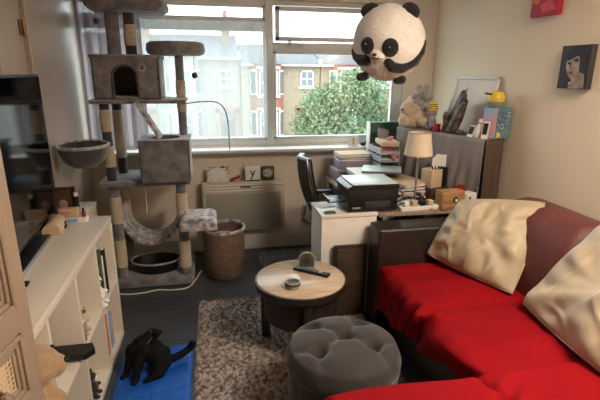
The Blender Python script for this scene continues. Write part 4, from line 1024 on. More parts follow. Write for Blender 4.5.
b = new(); box(b, .675, 2.66, .7205, .755, 2.76, .724); bb = new(); t = thing('paper_sheets', 'loose white and blue papers left of the printer on the white cabinet', 'papers', (.72, 2.72, .72)); obj('sheet', b, 'mint', t, smooth=False)
b = new(); obox(b, V((.69, 2.78, .7205)), V((.11, .03, 0)), V((-.03, .08, 0)), .003); obj('sheet', b, 'paper', t, smooth=False)
obj('memo_strip', box(new(), .685, 2.648, .7245, .755, 2.68, .735, .001), 'verdi', label='narrow green notepad at the corner of the white cabinet', cat='notepad')
# office chair
ch = thing('office_chair', 'black office chair seen side on at the left of the desk', 'chair', (.86, 3.22, 0))
def cback(u, v):
    z = .50 + v * .50; w = .20 * (1 - .35 * v ** 3); y = 3.20 + (u - .5) * 2 * w
    x = .77 - .15 * v ** .9 + .05 * abs(u - .5) * 2 * (1) - .035 * math.sin(PI * v)
    return V((x, y, z))
b = new(); grid(b, 16, 24, cback); bk = obj('backrest', b, 'black', ch, thick=.035)
b = new(); box(b, .75, 2.99, .43, 1.13, 3.41, .50, .03, 4); obj('seat', b, 'blackm', ch)
for s in (3.02, 3.41):
    b = new(); tube(b, [(.80, s, .45), (.80, s + (.03 if s > 3.2 else -.03), .55), (.82, s + (.03 if s > 3.2 else -.03), .66)], .013); box(b, .80, s - .03, .66, .925, s + .03, .685, .01); obj('armrest', b, 'black', ch)
b = new(); tube(b, [(.75, 3.2, .46), (.655, 3.2, .50), (.665, 3.2, .62)], .016); obj('back_bracket', b, 'metal', ch)
b = new(); tube(b, [tuple(cback(.02, k / 12.0) + V((-.015, -.004, 0))) for k in range(13)], .006, 6); obj('chrome_edge', b, 'metal', bk)
b = new(); cyl(b, (.92, 3.2, .07), (.92, 3.2, .44), .025); obj('gas_column', b, 'black', ch)
for k in range(5):
    a = 2 * PI * k / 5 + .3; ex, ey = .92 + .25 * math.cos(a), 3.2 + .25 * math.sin(a); b = new(); tube(b, [(.92, 3.2, .10), ((.92 + ex) / 2, (3.2 + ey) / 2, .09), (ex, ey, .07)], lambda t: .022 - .008 * t, 8); lg = obj('base_spoke', b, 'black', ch)
    b = new(); cyl(b, (ex - .015 * math.sin(a), ey + .015 * math.cos(a), .028), (ex + .015 * math.sin(a), ey - .015 * math.cos(a), .028), .027, .027, 16); obj('castor', b, 'black', lg)

DT = .7155
def slab(name, label, cat_, x0, y0, z0, lx, ly, h, rz, m_, bev=.002, grp=None):
    b = new(); box(b, -lx / 2, -ly / 2, 0, lx / 2, ly / 2, h, bev); b.transform(Matrix.Translation((x0, y0, z0)) @ Matrix.Rotation(math.radians(rz), 4, 'Z'))
    return obj(name, b, m_, label=label, cat=cat_, group=grp)
# stack in the middle of the desk
def book(label, cx, cy, z, lx, ly, h, rz, m_, grp, cat_='book'):
    t = thing('book', label, cat_, (cx, cy, z), math.radians(rz), grp)
    b = new(); box(b, -lx / 2, -ly / 2, 0, lx / 2, ly / 2, h * .14); box(b, -lx / 2, -ly / 2, h * .86, lx / 2, ly / 2, h); box(b, lx / 2 - .004, -ly / 2, 0, lx / 2, ly / 2, h, .001); obj('cover', b, m_, t, local=True)
    b = new(); box(b, -lx / 2 + .004, -ly / 2 + .004, h * .14, lx / 2 - .004, ly / 2 - .004, h * .86); obj('pages', b, 'paper', t, local=True)
g1 = 'books stacked in the middle of the desk'
z = DT
for (m_, h, lx, ly, rz, lb) in (('redp', .03, .27, .34, 8, 'deep red folder at the bottom of the pile in the middle of the desk'), ('tan', .018, .26, .33, 14, 'tan notebook above the deep red folder in the desk pile'), ('pinkp', .02, .25, .32, 5, 'pink book halfway up the pile in the middle of the desk'), ('ink', .025, .25, .32, 11, 'black book near the top of the pile in the middle of the desk'), ('tan', .02, .24, .31, 18, 'tan backed book topmost of its pile, right of the pale laptop')):
    book(lb, 1.385, 3.05, z, lx, ly, h, rz, m_, g1); z += h
t = thing('document_tray_stack', 'pile of white papers and slim binder under the pale laptop', 'papers', (1.17, 3.2, DT))
obj('binder', box(new(), 1.06, 3.02, DT, 1.25, 3.40, DT + .10, .006), 'charcoal', t)
for k in range(4): obj('paper_block', box(new(), 1.055 - .004 * k, 3.015 + .006 * k, DT + .101 + k * .010, 1.245 - .006 * k, 3.40 + .004 * k, DT + .1105 + k * .010, .001), 'paper', t)
t = thing('laptop', 'closed pale mint laptop lying on the papers behind the printer', 'laptop', (1.28, 3.24, .858), math.radians(-22))
b = new(); box(b, -.15, -.115, 0, .15, .115, .011, .005, 3); obj('base', b, 'greyp', t, local=True)
b = new(); box(b, -.15, -.115, .0125, .15, .115, .02, .005, 3); obj('lid', b, 'mint', t, local=True)
for k, (m_, h, lb) in enumerate((('mauve', .095, 'mauve card box under the books by the window end of the desk'),)): slab('card_box', lb, 'box', 1.14, 3.62, DT, .30, .22, h, 3, m_)
slab('card_box', 'second pale mauve card box stacked under the magazines by the window', 'box', 1.17, 3.64, DT + .0955, .29, .21, .07, -3, 'mauve')
z = DT + .166
for (m_, h, lb) in (('paper', .014, 'white magazine on the mauve boxes by the window'), ('ink', .014, 'black spined magazine on the mauve boxes by the window'), ('tan', .028, 'thick tan paged book topmost of the pile by the window sill')):
    book(lb, 1.17, 3.64, z, .28, .20, h, -4 if m_ == 'ink' else 3, m_, 'books by the window sill'); z += h
# on the sill
t = thing('folded_card', 'small white folded card standing on the window sill', 'card', (1.24, 3.86, .955))
b = new(); sheet(b, [(1.185, 3.85, .956), (1.245, 3.83, .956), (1.245, 3.83, 1.05), (1.185, 3.85, 1.05)], .002); sheet(b, [(1.245, 3.83, .956), (1.29, 3.87, .956), (1.29, 3.87, 1.05), (1.245, 3.83, 1.05)], .002); obj('card_panel', b, 'paper', t, smooth=False)
obj('picture', box(new(), 1.225, 3.825, .975, 1.24, 3.829, 1.03), 'tan', t)
b = new(); ell(b, (1.335, 3.86, .972), (.03, .02, .017), 14); ell(b, (1.36, 3.855, .985), (.015, .015, .012), 12); obj('sill_pebble', b, 'bronze', label='dark round pebble on the window sill beside the folded card', cat='pebble')
# green box file and trays
t = thing('green_box_file', 'dark green box standing upright on the desk against the window', 'box file', (1.42, 3.70, DT))
obj('file_body', box(new(), 1.335, 3.70, DT, 1.60, 3.765, 1.18, .004), 'green', t); obj('edge', box(new(), 1.330, 3.69, DT, 1.336, 3.77, 1.185, .002), 'paper', t)
t = thing('letter_tray_tower', 'stacked clear plastic letter trays in front of the green box', 'letter trays', (1.43, 3.47, DT))
for k in range(5):
    z = DT + k * .062; b = new(); box(b, 1.30, 3.33, z, 1.46, 3.62, z + .004); box(b, 1.30, 3.33, z, 1.304, 3.62, z + .05, .001); box(b, 1.456, 3.33, z, 1.46, 3.62, z + .05, .001); box(b, 1.30, 3.616, z, 1.46, 3.62, z + .05)
    for (x, y) in ((1.302, 3.332), (1.458, 3.332), (1.302, 3.615), (1.458, 3.615)): box(b, x - .003, y - .003, z, x + .003, y + .003, z + .063)
    box(b, 1.30, 3.33, z, 1.46, 3.334, z + .022, .001)
    tr_ = obj('tray', b, 'clear', t, smooth=False)
    obj('papers', box(new(), 1.308, 3.338, z + .0045, 1.452, 3.61, z + .028, .001), ('paper', 'pinkp', 'mauve', 'paper', 'pinkp')[k], tr_, smooth=False)
tz = DT + 5 * .062 + .004
slab('cardboard_folder', 'beige folder lying on top of the letter trays', 'folder', 1.40, 3.46, tz, .14, .25, .035, -8, 'tan')
for k, (x, y, r) in enumerate(((1.385, 3.36, .025), (1.40, 3.315, .0),)):
    if r: 
        b = new(); 
        for q in range(9): a = q * 2.4; ell(b, (x + .016 * math.cos(a) * (q / 9 + .3), y + .016 * math.sin(a) * (q / 9 + .3), tz + .055 + .006 * (q % 3)), (.016, .016, .012), 8)
        obj('pink_flower', b, 'pinkp', label='pink fabric flower on the front of the top letter tray', cat='flower')
b = new()
for q in range(9): a = q * 2.4; ell(b, (1.41 + .016 * math.cos(a) * (q / 9 + .3), 3.315 + .01 * math.sin(a), DT + .235 + .012 * ((q % 3) - 1)), (.014, .012, .014), 8)
obj('pink_flower', b, 'pinkp', label='pink fabric flower hanging on the middle letter tray', cat='flower')
t = thing('paper_sheets', 'grey magazine tilted upright at the back of the letter trays', 'magazine', (1.44, 3.6, tz))
b = new(); sheet(b, [(1.36, 3.56, tz), (1.46, 3.59, tz), (1.46, 3.60, tz + .10), (1.36, 3.58, tz + .12)], .006); obj('sheet', b, 'greyp', t, smooth=False)

# draped cabinet
A_ = V((1.79, 2.70, 0)); dL = V((-.345, .938, 0)).normalized(); dW = V((.938, .345, 0)).normalized(); LC, WC, HC = .84, .185, 1.16
cb = thing('draped_bookcase', 'tall bookcase draped in grey cloth against the right wall', 'bookcase', A_ + dL * .37 + dW * .09)
b = new(); obox(b, A_ + dW * .008 + dL * .008, dL * (LC - .016), dW * (WC - .016), HC, .002); obj('carcass', b, 'darkwood', cb)
def drape_front(u, v):
    s = u * LC; amp = .006 + .022 * (1 - v); z = .45 + (HC + .006 - .45) * v
    off = -.006 - amp * (1 + math.sin(u * 26 + 3.0 * math.sin(v * 3 + u * 5)) + .5 * math.sin(u * 61 + v * 4)) * .6 - .012 * (1 - v) * noise.noise(V((u * 6, v * 4, 0)))
    sw = .012 * math.sin(PI * v) * math.sin(u * 9)
    p = A_ + dL * (s + sw) + dW * off; return V((p.x, p.y, z))
def drape_top(u, v):
    p = A_ + dL * (u * LC) + dW * (-.006 + v * (WC + .004)); return V((p.x, p.y, HC + .006 + .002 * noise.noise(V((u * 12, v * 4, 2)))))
b = new(); grid(b, 120, 30, drape_front); grid(b, 30, 8, drape_top); obj('cloth_cover', b, 'greyc', cb, thick=.003, label='grey cloth cover')
def drape_end(u, v):
    z = .45 + (HC + .004 - .45) * v; s = u * (WC + .004); p = A_ + dW * (s - .004) + dL * (-.006 - .010 * (1 - v) * (1 + math.sin(u * 16 + v))); return V((p.x, p.y, z))
obj('end_cloth', grid(new(), 30, 20, drape_end), 'brownc', cb, thick=.003, label='brown cloth on the near end')
CT = HC + .0085
def onc(s, w): p = A_ + dL * s + dW * w; return p.x, p.y
# white framed panel leaning on the wall
t = thing('picture_frame', 'white framed picture leaning on the wall above the draped bookcase', 'picture frame', (1.85, 3.05, CT))
b0, b1 = V((1.775, 3.26, CT)), V((1.885, 2.88, CT)); up = V((.10, .03, .40)); fr = new(); ex = (b1 - b0).normalized(); uu = up.normalized(); nn = ex.cross(uu)
Fm = Matrix(((ex.x, uu.x, nn.x, b0.x), (ex.y, uu.y, nn.y, b0.y), (ex.z, uu.z, nn.z, b0.z), (0, 0, 0, 1))); FWd, FHt = (b1 - b0).length, up.length
w = .022
for (xa, ya, xb, yb_) in ((0, 0, FWd, w), (0, FHt - w, FWd, FHt), (0, 0, w, FHt), (FWd - w, 0, FWd, FHt)): box(fr, xa, ya, -.01, xb, yb_, .012, .003)
fr.transform(Fm); obj('frame', fr, 'upvc', t)
b = new(); box(b, w * .5, w * .5, -.006, FWd - w * .5, FHt - w * .5, .002); b.transform(Fm); obj('backing', b, 'paper', t)
b = new(); t_ = new(); box(t_, .0, .0, .0025, .012, .28, .0045); t_.transform(Matrix.Translation((.06, .06, 0)) @ Matrix.Rotation(-.25, 4, 'Z')); join(b, t_); b.transform(Fm); obj('picture_line', b, 'greyp', t)
# hand sculpture
t = thing('wing_sculpture', 'dark weathered carved ornament standing in front of the white frame', 'sculpture', (1.74, 2.93, CT))
b = new(); cxs, cys = onc(.31, .075)
for k in range(5):
    s = (k - 2); top = (cxs + .03 + .012 * s * -.5, cys - .028 * s, CT + (.23, .28, .30, .28, .24)[k])
    chain(b, [(cxs - .03, cys - .010 * s + .03, CT + .03, .040), (cxs - .01, cys - .018 * s + .015, CT + .12, .036), (top[0], top[1] + .01, top[2] - .01, .020)], 12)
for k in range(7): ell(b, (cxs - .03, cys + .04 - k * .013, CT + .035 + .004 * (k % 3)), (.016, .016, .02 + .006 * (k % 2)), 10)
box(b, cxs - .035, cys - .055, CT, cxs + .03, cys + .06, CT + .03, .006)
o = obj('carving', b, 'bronze', t); remesh(o, .004, 1)
# teddy (fluffy soft toy)
def soft(name, label, px, py, z, parts, m1, extra=()):
    K = 1.15; parts = [(tuple(q * K for q in c), tuple(q * K for q in r)) for c, r in parts]; extra = [(n_, tuple(q * K for q in c), r, mm) for n_, c, r, mm in extra]
    t = thing(name, label, 'soft toy', (px, py, z)); b = new()
    for c, r in parts: ell(b, (px + c[0], py + c[1], z + c[2]), r)
    o = obj('body', b, m1, t); remesh(o, .007, 1)
    for v in o.data.vertices:
        n_ = v.normal; v.co += n_ * .008 * noise.noise(v.co * 60)
    for (nm, c, r, mm) in extra: b = new(); ell(b, (px + c[0], py + c[1], z + c[2]), r, 14); obj(nm, b, mm, t)
px, py = onc(.74, .06)
soft('soft_toy', 'big fluffy cream bear toy sitting at the window end of the draped bookcase', px, py, CT, [((0, 0, .07), (.095, .09, .075)), ((-.035, -.02, .13), (.07, .065, .06)), ((-.085, -.04, .05), (.04, .035, .04)), ((.03, -.09, .05), (.04, .04, .035)), ((-.09, -.055, .125), (.03, .028, .026)), ((.0, .0, .17), (.06, .055, .05))], 'beige', (('nose', (-.113, -.068, .13), (.012, .01, .009), 'pblack'), ('belly_patch', (.0, -.035, .165), (.055, .045, .04), 'greypl')))
px, py = onc(.70, .10)
soft('soft_toy', 'pale grey soft toy with small round ears perched behind the fluffy bear', px, py, CT, [((0, 0, .10), (.045, .045, .10)), ((0, -.01, .235), (.045, .042, .042)), ((-.03, 0, .27), (.02, .015, .022)), ((.03, 0, .272), (.02, .015, .022)), ((-.06, -.015, .215), (.022, .02, .022)), ((.03, -.03, .21), (.03, .022, .03))], 'greypl', (('nose', (-.02, -.05, .235), (.006, .006, .005), 'ink'),))
px, py = onc(.55, .07)
t = thing('soft_toy', 'small grey toy in a yellow and black striped hat beside the white frame', 'soft toy', (px, py, CT))
b = new(); ell(b, (px, py, CT + .055), (.032, .032, .058)); ell(b, (px, py, CT + .135), (.034, .034, .04)); o = obj('body', b, 'greypl', t); remesh(o, .005, 1)
b = new(); lathe(b, px, py, [(.037, CT + .15), (.039, CT + .16), (.034, CT + .19), (.02, CT + .21), (0, CT + .215), (0, CT + .20), (.03, CT + .15), (.037, CT + .15)], 24); hat = obj('hat', b, 'yellow', t, label='yellow hat with black stripes')
for zz, rr in ((.163, .0395), (.178, .0375), (.193, .033)): b = new(); lathe(b, px, py, [(rr - .003, CT + zz - .003), (rr + .001, CT + zz), (rr - .003, CT + zz + .004)], 24); obj('stripe', b, 'ink', hat)
px, py = onc(.45, .02)
slab('small_box', 'small crimson box at the foot of the striped hat toy', 'box', px, py, CT, .05, .03, .06, 20, 'redp')
px, py = onc(.385, .03)
b = new(); lathe(b, px, py, [(0, CT), (.02, CT), (.024, CT + .03), (.016, CT + .07), (.022, CT + .12), (.012, CT + .15), (0, CT + .155)], 16); obj('figurine', b, 'bronze', label='slim dark figurine between the crimson box and the carved ornament', cat='figurine')
# photo prints, pink pouch
def card(label, s, w0, width, h, m_, inner=None, lean=.03, rz=0):
    x, y = onc(s, w0); p0 = V((x, y, CT + .001)); e = (-dL * math.cos(rz) + dW * math.sin(rz)).normalized(); u = (V((0, 0, h)) + dW * lean)
    t = thing('photo_card', label, 'card', p0); b = new(); sheet(b, [p0, p0 + e * width, p0 + e * width + u, p0 + u], -.003); obj('card_panel', b, m_, t, smooth=False)
    if inner:
        nn_ = e.cross(u).normalized(); off = nn_ * (.0012 if nn_.dot(dW) < 0 else -.0045) ; b = new(); a = p0 + e * width * .15 + u * .25 + (-dW) * .004; sheet(b, [a, a + e * width * .7, a + e * width * .7 + u * .65, a + u * .65], .001); obj('picture', b, inner, t, smooth=False)
card('small instant photo leaning at the foot of the carved ornament', .17, .012, .05, .075, 'paper', 'charcoal', .03)
card('white instant photo with a dark picture in front of the starry blue box', .045, -.001, .042, .115, 'paper', 'ink', .018, .5)
x, y = onc(.095, .05)
b = new(); lathe(b, x, y, [(0, CT), (.035, CT), (.04, CT + .02), (.03, CT + .07), (.012, CT + .10), (.016, CT + .125), (0, CT + .11)], 14, 1, .8); 
for v in b.verts: v.co += V((1, 1, 0)) * .008 * noise.noise(v.co * 40)
t = thing('gift_pouch', 'white and pink gift pouch beside the starry blue box', 'pouch', (x, y, CT)); obj('pouch_body', b, 'paper', t)
b = new(); lathe(b, x, y, [(.017, CT + .092), (.02, CT + .097), (.017, CT + .103)], 14); obj('ribbon', b, 'pinkp', t)
# starry box
t = thing('gift_box', 'upright blue box with a pale speckled pattern at the near end of the draped bookcase', 'box', (1.90, 2.77, CT))
P_ = V((1.862, 2.715, CT)); e1 = V((.125, .03, 0)); e0 = V((-.045, .085, 0)); b = new(); obox(b, P_, e1, e0, .205, .002); obj('box_body', b, 'teal', t)
b = new(); q = P_ + V((-.0012, -.0008, .002)); sheet(b, [q, q + e0, q + e0 + V((0, 0, .201)), q + V((0, 0, .201))], -.001); obj('side_print', b, 'sky_card', t, smooth=False)
b = new()
for k in range(26):
    q = P_ + e1 * random.uniform(.08, .92) + V((.0004, -.0012, random.uniform(.03, .19))); ell(b, q, (.0035, .0012, .0035), 6)
obj('speckle_print', b, 'paper', t)
b = new(); q = P_ + e1 * .16 + V((.0003, -.0008, .025)); ell(b, q, (.022, .0012, .018), 12); obj('yellow_print', b, 'yellow', t)
# plain yellow tub, made up to replace a small yellow toy figure
t = thing('stand_in_tub', 'round yellow plastic tub with a grey base, standing in for a toy figure on top of the starry blue box', 'tub', (1.885, 2.775, CT + .205))
zz = CT + .2062; b = new(); lathe(b, 1.88, 2.775, [(.05, zz + .035), (.054, zz + .05), (.050, zz + .08), (.036, zz + .10), (0, zz + .108), (0, zz + .10), (.03, zz + .09), (.05, zz + .035)], 28); obj('dome', b, 'yellow', t)
b = new(); lathe(b, 1.88, 2.775, [(0, zz), (.036, zz), (.05, zz + .015), (.052, zz + .038), (0, zz + .038)], 28); obj('base', b, 'greyp', t)
b = new(); cyl(b, (1.832, 2.76, zz + .085), (1.79, 2.775, zz + .092), .006); obj('handle', b, 'ink', t)
# pen organiser with papers
HT = DT + .085
slab('storage_tin', 'low dark box under the magazine holder on the desk', 'box', 1.57, 2.925, DT, .17, .11, .0845, 16, 'boardwood', .004)
t = thing('magazine_holder', 'black and tan magazine holder filled with white papers below the draped bookcase', 'magazine holder', (1.6, 2.95, HT))
ox, oy = 1.52, 2.90
b = new(); obox(b, V((1.51, 2.87, HT)), V((.10, .03, 0)), V((-.03, .10, 0)), .13, .003); obj('holder_front', b, 'tan', t)
b = new(); obox(b, V((1.6105, 2.902, HT)), V((.05, .02, 0)), V((-.03, .10, 0)), .14, .003); obj('holder_side', b, 'black', t)
b = new()
for k in range(5): 
    a = V((1.535 + k * .02, 2.93 + k * .012, HT + .11)); sheet(b, [a, a + V((.11, .03, 0)), a + V((.115, .035, .10 + .012 * (k % 2))), a + V((.005, .005, .10 + .012 * (k % 3)))], .002)
obj('papers', b, 'paper', t, smooth=False)
b = new(); a = V((1.45, 2.845, HT + .16)); 
for k in range(4): cyl(b, (1.535 + .02 * k, 2.905, HT + .12), (1.53 + .024 * k, 2.91, HT + .155), .004)
obj('pens', b, 'charcoal', t)
slab('card_box', 'small red box behind the white speaker cube by the cloth', 'box', 1.70, 2.81, DT, .06, .05, .115, 25, 'redp')
t = thing('white_cube_speaker', 'small white cube with a dark round hole beside the tan drawer box', 'speaker', (1.70, 2.70, DT), math.radians(18))
b = new(); box(b, -.045, -.04, 0, .045, .04, .095, .006, 3); obj('cube_body', b, 'paper', t, local=True)
b = new(); cyl(b, (-.022, -.0405, .065), (-.022, -.0415, .065), .010, .010, 16); obj('hole', b, 'ink', t, local=True)
# small wooden drawer box
t = thing('wooden_drawer_box', 'tan wooden box with a drawer and white knob at the edge of the desk', 'wooden box', (1.55, 2.665, DT), math.radians(6))
b = new(); box(b, -.085, -.04, 0, .085, .045, .125, .003); obj('box_body', b, 'tanwood', t, local=True)
b = new(); box(b, -.078, -.044, .005, .078, -.0395, .045, .002); dw = obj('drawer', b, 'tanwood', t, local=True)
b = new(); box(b, -.078, -.044, .050, .078, -.0395, .120, .002); obj('drawer', b, 'tanwood', t, local=True)
b = new(); ell(b, (.012, -.052, .065), (.010, .008, .010), 14); obj('knob', b, 'paper', dw, local=True, label='white ceramic knob')
b = new(); ell(b, (.012, -.0447, .072), (.02, .0012, .018), 12); obj('ornament', b, 'charcoal', t, local=True)
# power strip, plugs, cables
t = thing('power_strip', 'white power strip with beige plugs on the desk behind the sofa arm', 'power strip', (1.33, 2.67, DT), math.radians(5))
b = new(); box(b, -.14, -.028, 0, .14, .028, .028, .005); obj('strip_body', b, 'paper', t, local=True)
for k in range(4):
    b = new(); box(b, -.115 + k * .06, -.02, .0285, -.078 + k * .06, .02, .062, .005); obj('plug', b, ('paper', 'tan', 'black', 'tan')[k], t, local=True)
for k, (m_, lb, pts) in enumerate((
        ('black', 'black cable looping behind the plugs near the lamp foot', [(1.20, 2.66, .735), (1.17, 2.72, .75), (1.22, 2.82, .77), (1.32, 2.84, .76), (1.40, 2.80, .75), (1.44, 2.72, .735), (1.36, 2.655, .75)]),
        ('ink', 'black cable coiled round the lamp foot', [(1.24, 2.70, .76), (1.27, 2.80, .80), (1.36, 2.80, .80), (1.41, 2.74, .76), (1.34, 2.70, .79), (1.26, 2.74, .77), (1.30, 2.83, .76), (1.42, 2.85, .735)]),
        ('greyp', 'grey cable crossing the desk in front of the lamp', [(1.16, 2.68, .73), (1.22, 2.75, .77), (1.30, 2.76, .79), (1.38, 2.74, .77), (1.42, 2.66, .73), (1.40, 2.64, .722)]),
        ('paper', 'white cable running to the wooden drawer box', [(1.17, 2.70, .725), (1.24, 2.78, .735), (1.34, 2.78, .75), (1.42, 2.70, .735), (1.44, 2.645, .722)]))):
    obj('cable', tube(new(), pts, .0045, 6), m_, label=lb, cat='cable')
for k in range(6):
    x = 1.28 + k * .035; y = 2.87 + .02 * (k % 2)
    slab('desk_trinket', ('grey adaptor block behind the lamp foot', 'small black gadget behind the lamp foot', 'tiny mint box behind the lamp foot', 'white charger block right of the lamp foot', 'brown tin behind the wooden drawer box', 'small grey gadget left of the magazine holder')[k], 'gadget', x, y, DT, .028, .035, (.03, .045, .05, .035, .06, .04)[k], 20 * k, ('greyp', 'black', 'mint', 'paper', 'boardwood', 'greyp')[k])
# table lamp
lp = thing('table_lamp', 'slim table lamp with a cream tapered shade on the desk', 'lamp', (1.335, 2.74, DT))
LX, LY = 1.335, 2.745
b = new(); lathe(b, LX, LY, [(0, DT), (.055, DT), (.055, DT + .008), (.012, DT + .016), (.007, DT + .03), (.0065, 1.16), (0, 1.16)], 24); obj('stem', b, 'metal', lp)
b = new(); lathe(b, LX, LY, [(.093, 1.07), (.072, 1.22), (.070, 1.22), (.091, 1.07), (.093, 1.07)], 40); sh = obj('lamp_shade', b, 'cream', lp)
b = new(); lathe(b, LX, LY, [(.0935, 1.07), (.0925, 1.076), (.091, 1.07)], 40); lathe(b, LX, LY, [(.0735, 1.214), (.0728, 1.2205), (.069, 1.219)], 40); obj('shade_trim', b, 'tan', sh)
b = new(); 
for k in range(3): a = 2 * PI * k / 3; cyl(b, (LX, LY, 1.15), (LX + .075 * math.cos(a), LY + .075 * math.sin(a), 1.20), .002, .002, 6)
obj('shade_ring', b, 'metal', lp); b = new(); ell(b, (LX, LY, 1.13), (.025, .025, .035), 16); obj('bulb', b, 'paper', lp)

# ------------------------------------------------------------------ panda
pd = thing('panda_ball', 'round white and black panda plush hanging from the ceiling by the window', 'plush toy', (1.04, 2.6, 1.55))
PC = V((1.025, 2.6, 1.758)); PR = .205
fdir = V((-PC.x, -PC.y, -.20)).normalized(); r2 = V((0, 0, 1)).cross(fdir).normalized(); u2 = fdir.cross(r2)
def onp(a, c, k=1.0):
    q = 1 - a * a - c * c; d = fdir * (math.sqrt(q) if q > 0 else 0) + r2 * a + u2 * c; return PC + d.normalized() * PR * k if q < 0 else PC + d * PR * k
b = new(); ell(b, PC, (PR, PR, PR * 1.04), 64)
for v in b.verts: v.co += (v.co - PC).normalized() * (.006 * noise.noise(v.co * 9) + .003 * noise.noise(v.co * 55))
obj('body', b, 'pwhite', pd)
def patch(name, a_, c_, ra, rb, rot, m_, k=.985, th=.02, par=None, flat=None):
    c = onp(a_, c_, k); n = flat or (c - PC).normalized(); x = r2 - n * r2.dot(n); x.normalize(); y = n.cross(x); a = math.radians(rot)
    X = x * math.cos(a) + y * math.sin(a); Y = n.cross(X); R = Matrix((X, Y, n)).transposed(); b = new(); ell(b, c, (ra, rb, th), 20, R)
    for v in b.verts: v.co += n * .004 * noise.noise(v.co * 60)
    return obj(name, b, m_, par or pd)
patch('eye_patch', -.56, -.05, .044, .046, -8, 'pblack'); patch('eye_patch', .05, -.10, .046, .050, 12, 'pblack')
for (lo, la) in ((-.56, -.02), (.03, -.10)):
    c = onp(lo, la, 1.075); b = new(); ell(b, c, (.011, .011, .011), 12); e_ = obj('eye', b, 'ink', pd); b = new(); ell(b, c + fdir * .010 + V((0, 0, .004)), (.003, .003, .003), 8); obj('glint', b, 'paper', e_)
patch('muzzle', -.27, -.28, .042, .024, -10, 'pwhite', .99, .035)
b = new(); ell(b, onp(-.30, -.23, 1.17), (.013, .010, .008), 14); obj('nose', b, 'ink', pd)
b = new(); tube(b, [onp(-.38, -.30, 1.13), onp(-.30, -.33, 1.15), onp(-.20, -.31, 1.15)], .003, 6); obj('mouth', b, 'ink', pd)
def arm(pts, r):
    b = new(); chain(b, [(*onp(lo, la, k), rr) for lo, la, k, rr in pts], 14); o = obj('arm', b, 'pblack', pd); remesh(o, .006, 3)
arm([(-.97, -.20, .98, .018), (-.88, -.36, .98, .026), (-.72, -.44, .98, .034), (-.58, -.43, .98, .034)], 0)
arm([(.97, .04, .98, .014), (.90, -.22, .98, .024), (.72, -.48, .98, .030), (.40, -.62, .98, .034), (.15, -.60, .98, .033), (.02, -.47, .98, .026)], 0)
for (lo, la) in ((-.70, -.92), (.36, -1.0)):
    b = new(); c = PC + (r2 * lo + u2 * la + fdir * .35) * PR * .98; chain(b, [(*(c - r2 * .012), .024), (*(c + r2 * .014 + u2 * .004), .026)], 14); o = obj('foot', b, 'pblack', pd); remesh(o, .006, 2)
for (lo, la, rr, rot) in ((-.54, .83, .05, 20), (.52, .80, .05, -35)):
    patch('ear', lo, la, .054, .044, rot, 'pblack', 1.02, .026, None, (fdir + (u2 * .25)).normalized())
b = new(); cyl(b, PC + V((0, 0, PR * .98)), (PC.x, PC.y, 2.5), .0015, .0015, 6); obj('hanging_cord', b, 'paper', pd)

# ------------------------------------------------------------------ wall pictures
t = thing('portrait_canvas', "small canvas of a woman's face with a black bob, on the right wall", 'canvas picture', (1.985, 2.235, 1.515))
py0, py1, pz0, pz1 = 2.345, 2.135, 1.515, 1.745
obj('canvas', box(new(), 1.965, py1, pz0, 1.999, py0, pz1, .002), 'charcoal', t)
def wp(pts, name, m_, x, par):   # pts in 0..1 canvas coords (u to the near side, v up)
    b = new(); prism(b, [(py0 + (py1 - py0) * u, pz0 + (pz1 - pz0) * v) for u, v in pts], x - .0006, x, 'x'); return obj(name, b, m_, par, smooth=False)
def crv(pts): return [(p.x, p.y) for p in spline([(a, c, 0) for a, c in pts] + [(pts[0][0], pts[0][1], 0)], 6)][:-1]
wp(crv([(.28, .78), (.22, .58), (.28, .40), (.38, .28), (.50, .22), (.62, .32), (.72, .42), (.80, .60), (.76, .80), (.55, .90)]), 'face_print', 'skin', 1.9648, t)
wp(crv([(.52, .30), (.75, .42), (.88, .30), (.92, .08), (.90, .02), (.42, .02), (.46, .14)]), 'neck_print', 'skin', 1.9647, t)
wp(crv([(.20, .70), (.24, .84), (.40, .95), (.62, .97), (.82, .88), (.90, .66), (.88, .44), (.80, .36), (.70, .42), (.68, .58), (.64, .74), (.50, .73), (.34, .66), (.24, .66)]), 'hair_print', 'ink', 1.9641, t)
wp(crv([(.26, .60), (.34, .63), (.40, .58), (.33, .555)]), 'eye_print', 'ink', 1.9640, t); wp(crv([(.46, .66), (.56, .70), (.64, .65), (.55, .62)]), 'eye_print', 'ink', 1.9640, t)
wp(crv([(.36, .37), (.42, .40), (.50, .39), (.44, .34)]), 'mouth_print', 'boardwood', 1.9640, t); wp(crv([(.36, .58), (.38, .48), (.42, .46), (.40, .54)]), 'nose_print', 'boardwood', 1.9640, t)
wp(crv([(.40, .13), (.43, .16), (.46, .13), (.43, .10)]), 'earring_print', 'paper', 1.9640, t)
t = thing('abstract_canvas', 'small red, rose and orange abstract canvas high on the right wall', 'canvas picture', (1.985, 2.55, 1.93))
py0, py1, pz0, pz1 = 2.665, 2.435, 1.925, 2.155
obj('canvas', box(new(), 1.965, py1, pz0, 1.999, py0, pz1, .002), 'crimson', t)
wp([(0, .35), (.30, .30), (.45, 1), (0, 1)], 'paint_shape', 'orange', 1.9648, t); wp([(.34, .28), (.72, .40), (.95, .12), (.45, .08)], 'paint_shape', 'rose', 1.9648, t); wp([(.5, .55), (.95, .45), (.9, 1), (.55, 1)], 'paint_shape', 'rose', 1.9648, t)

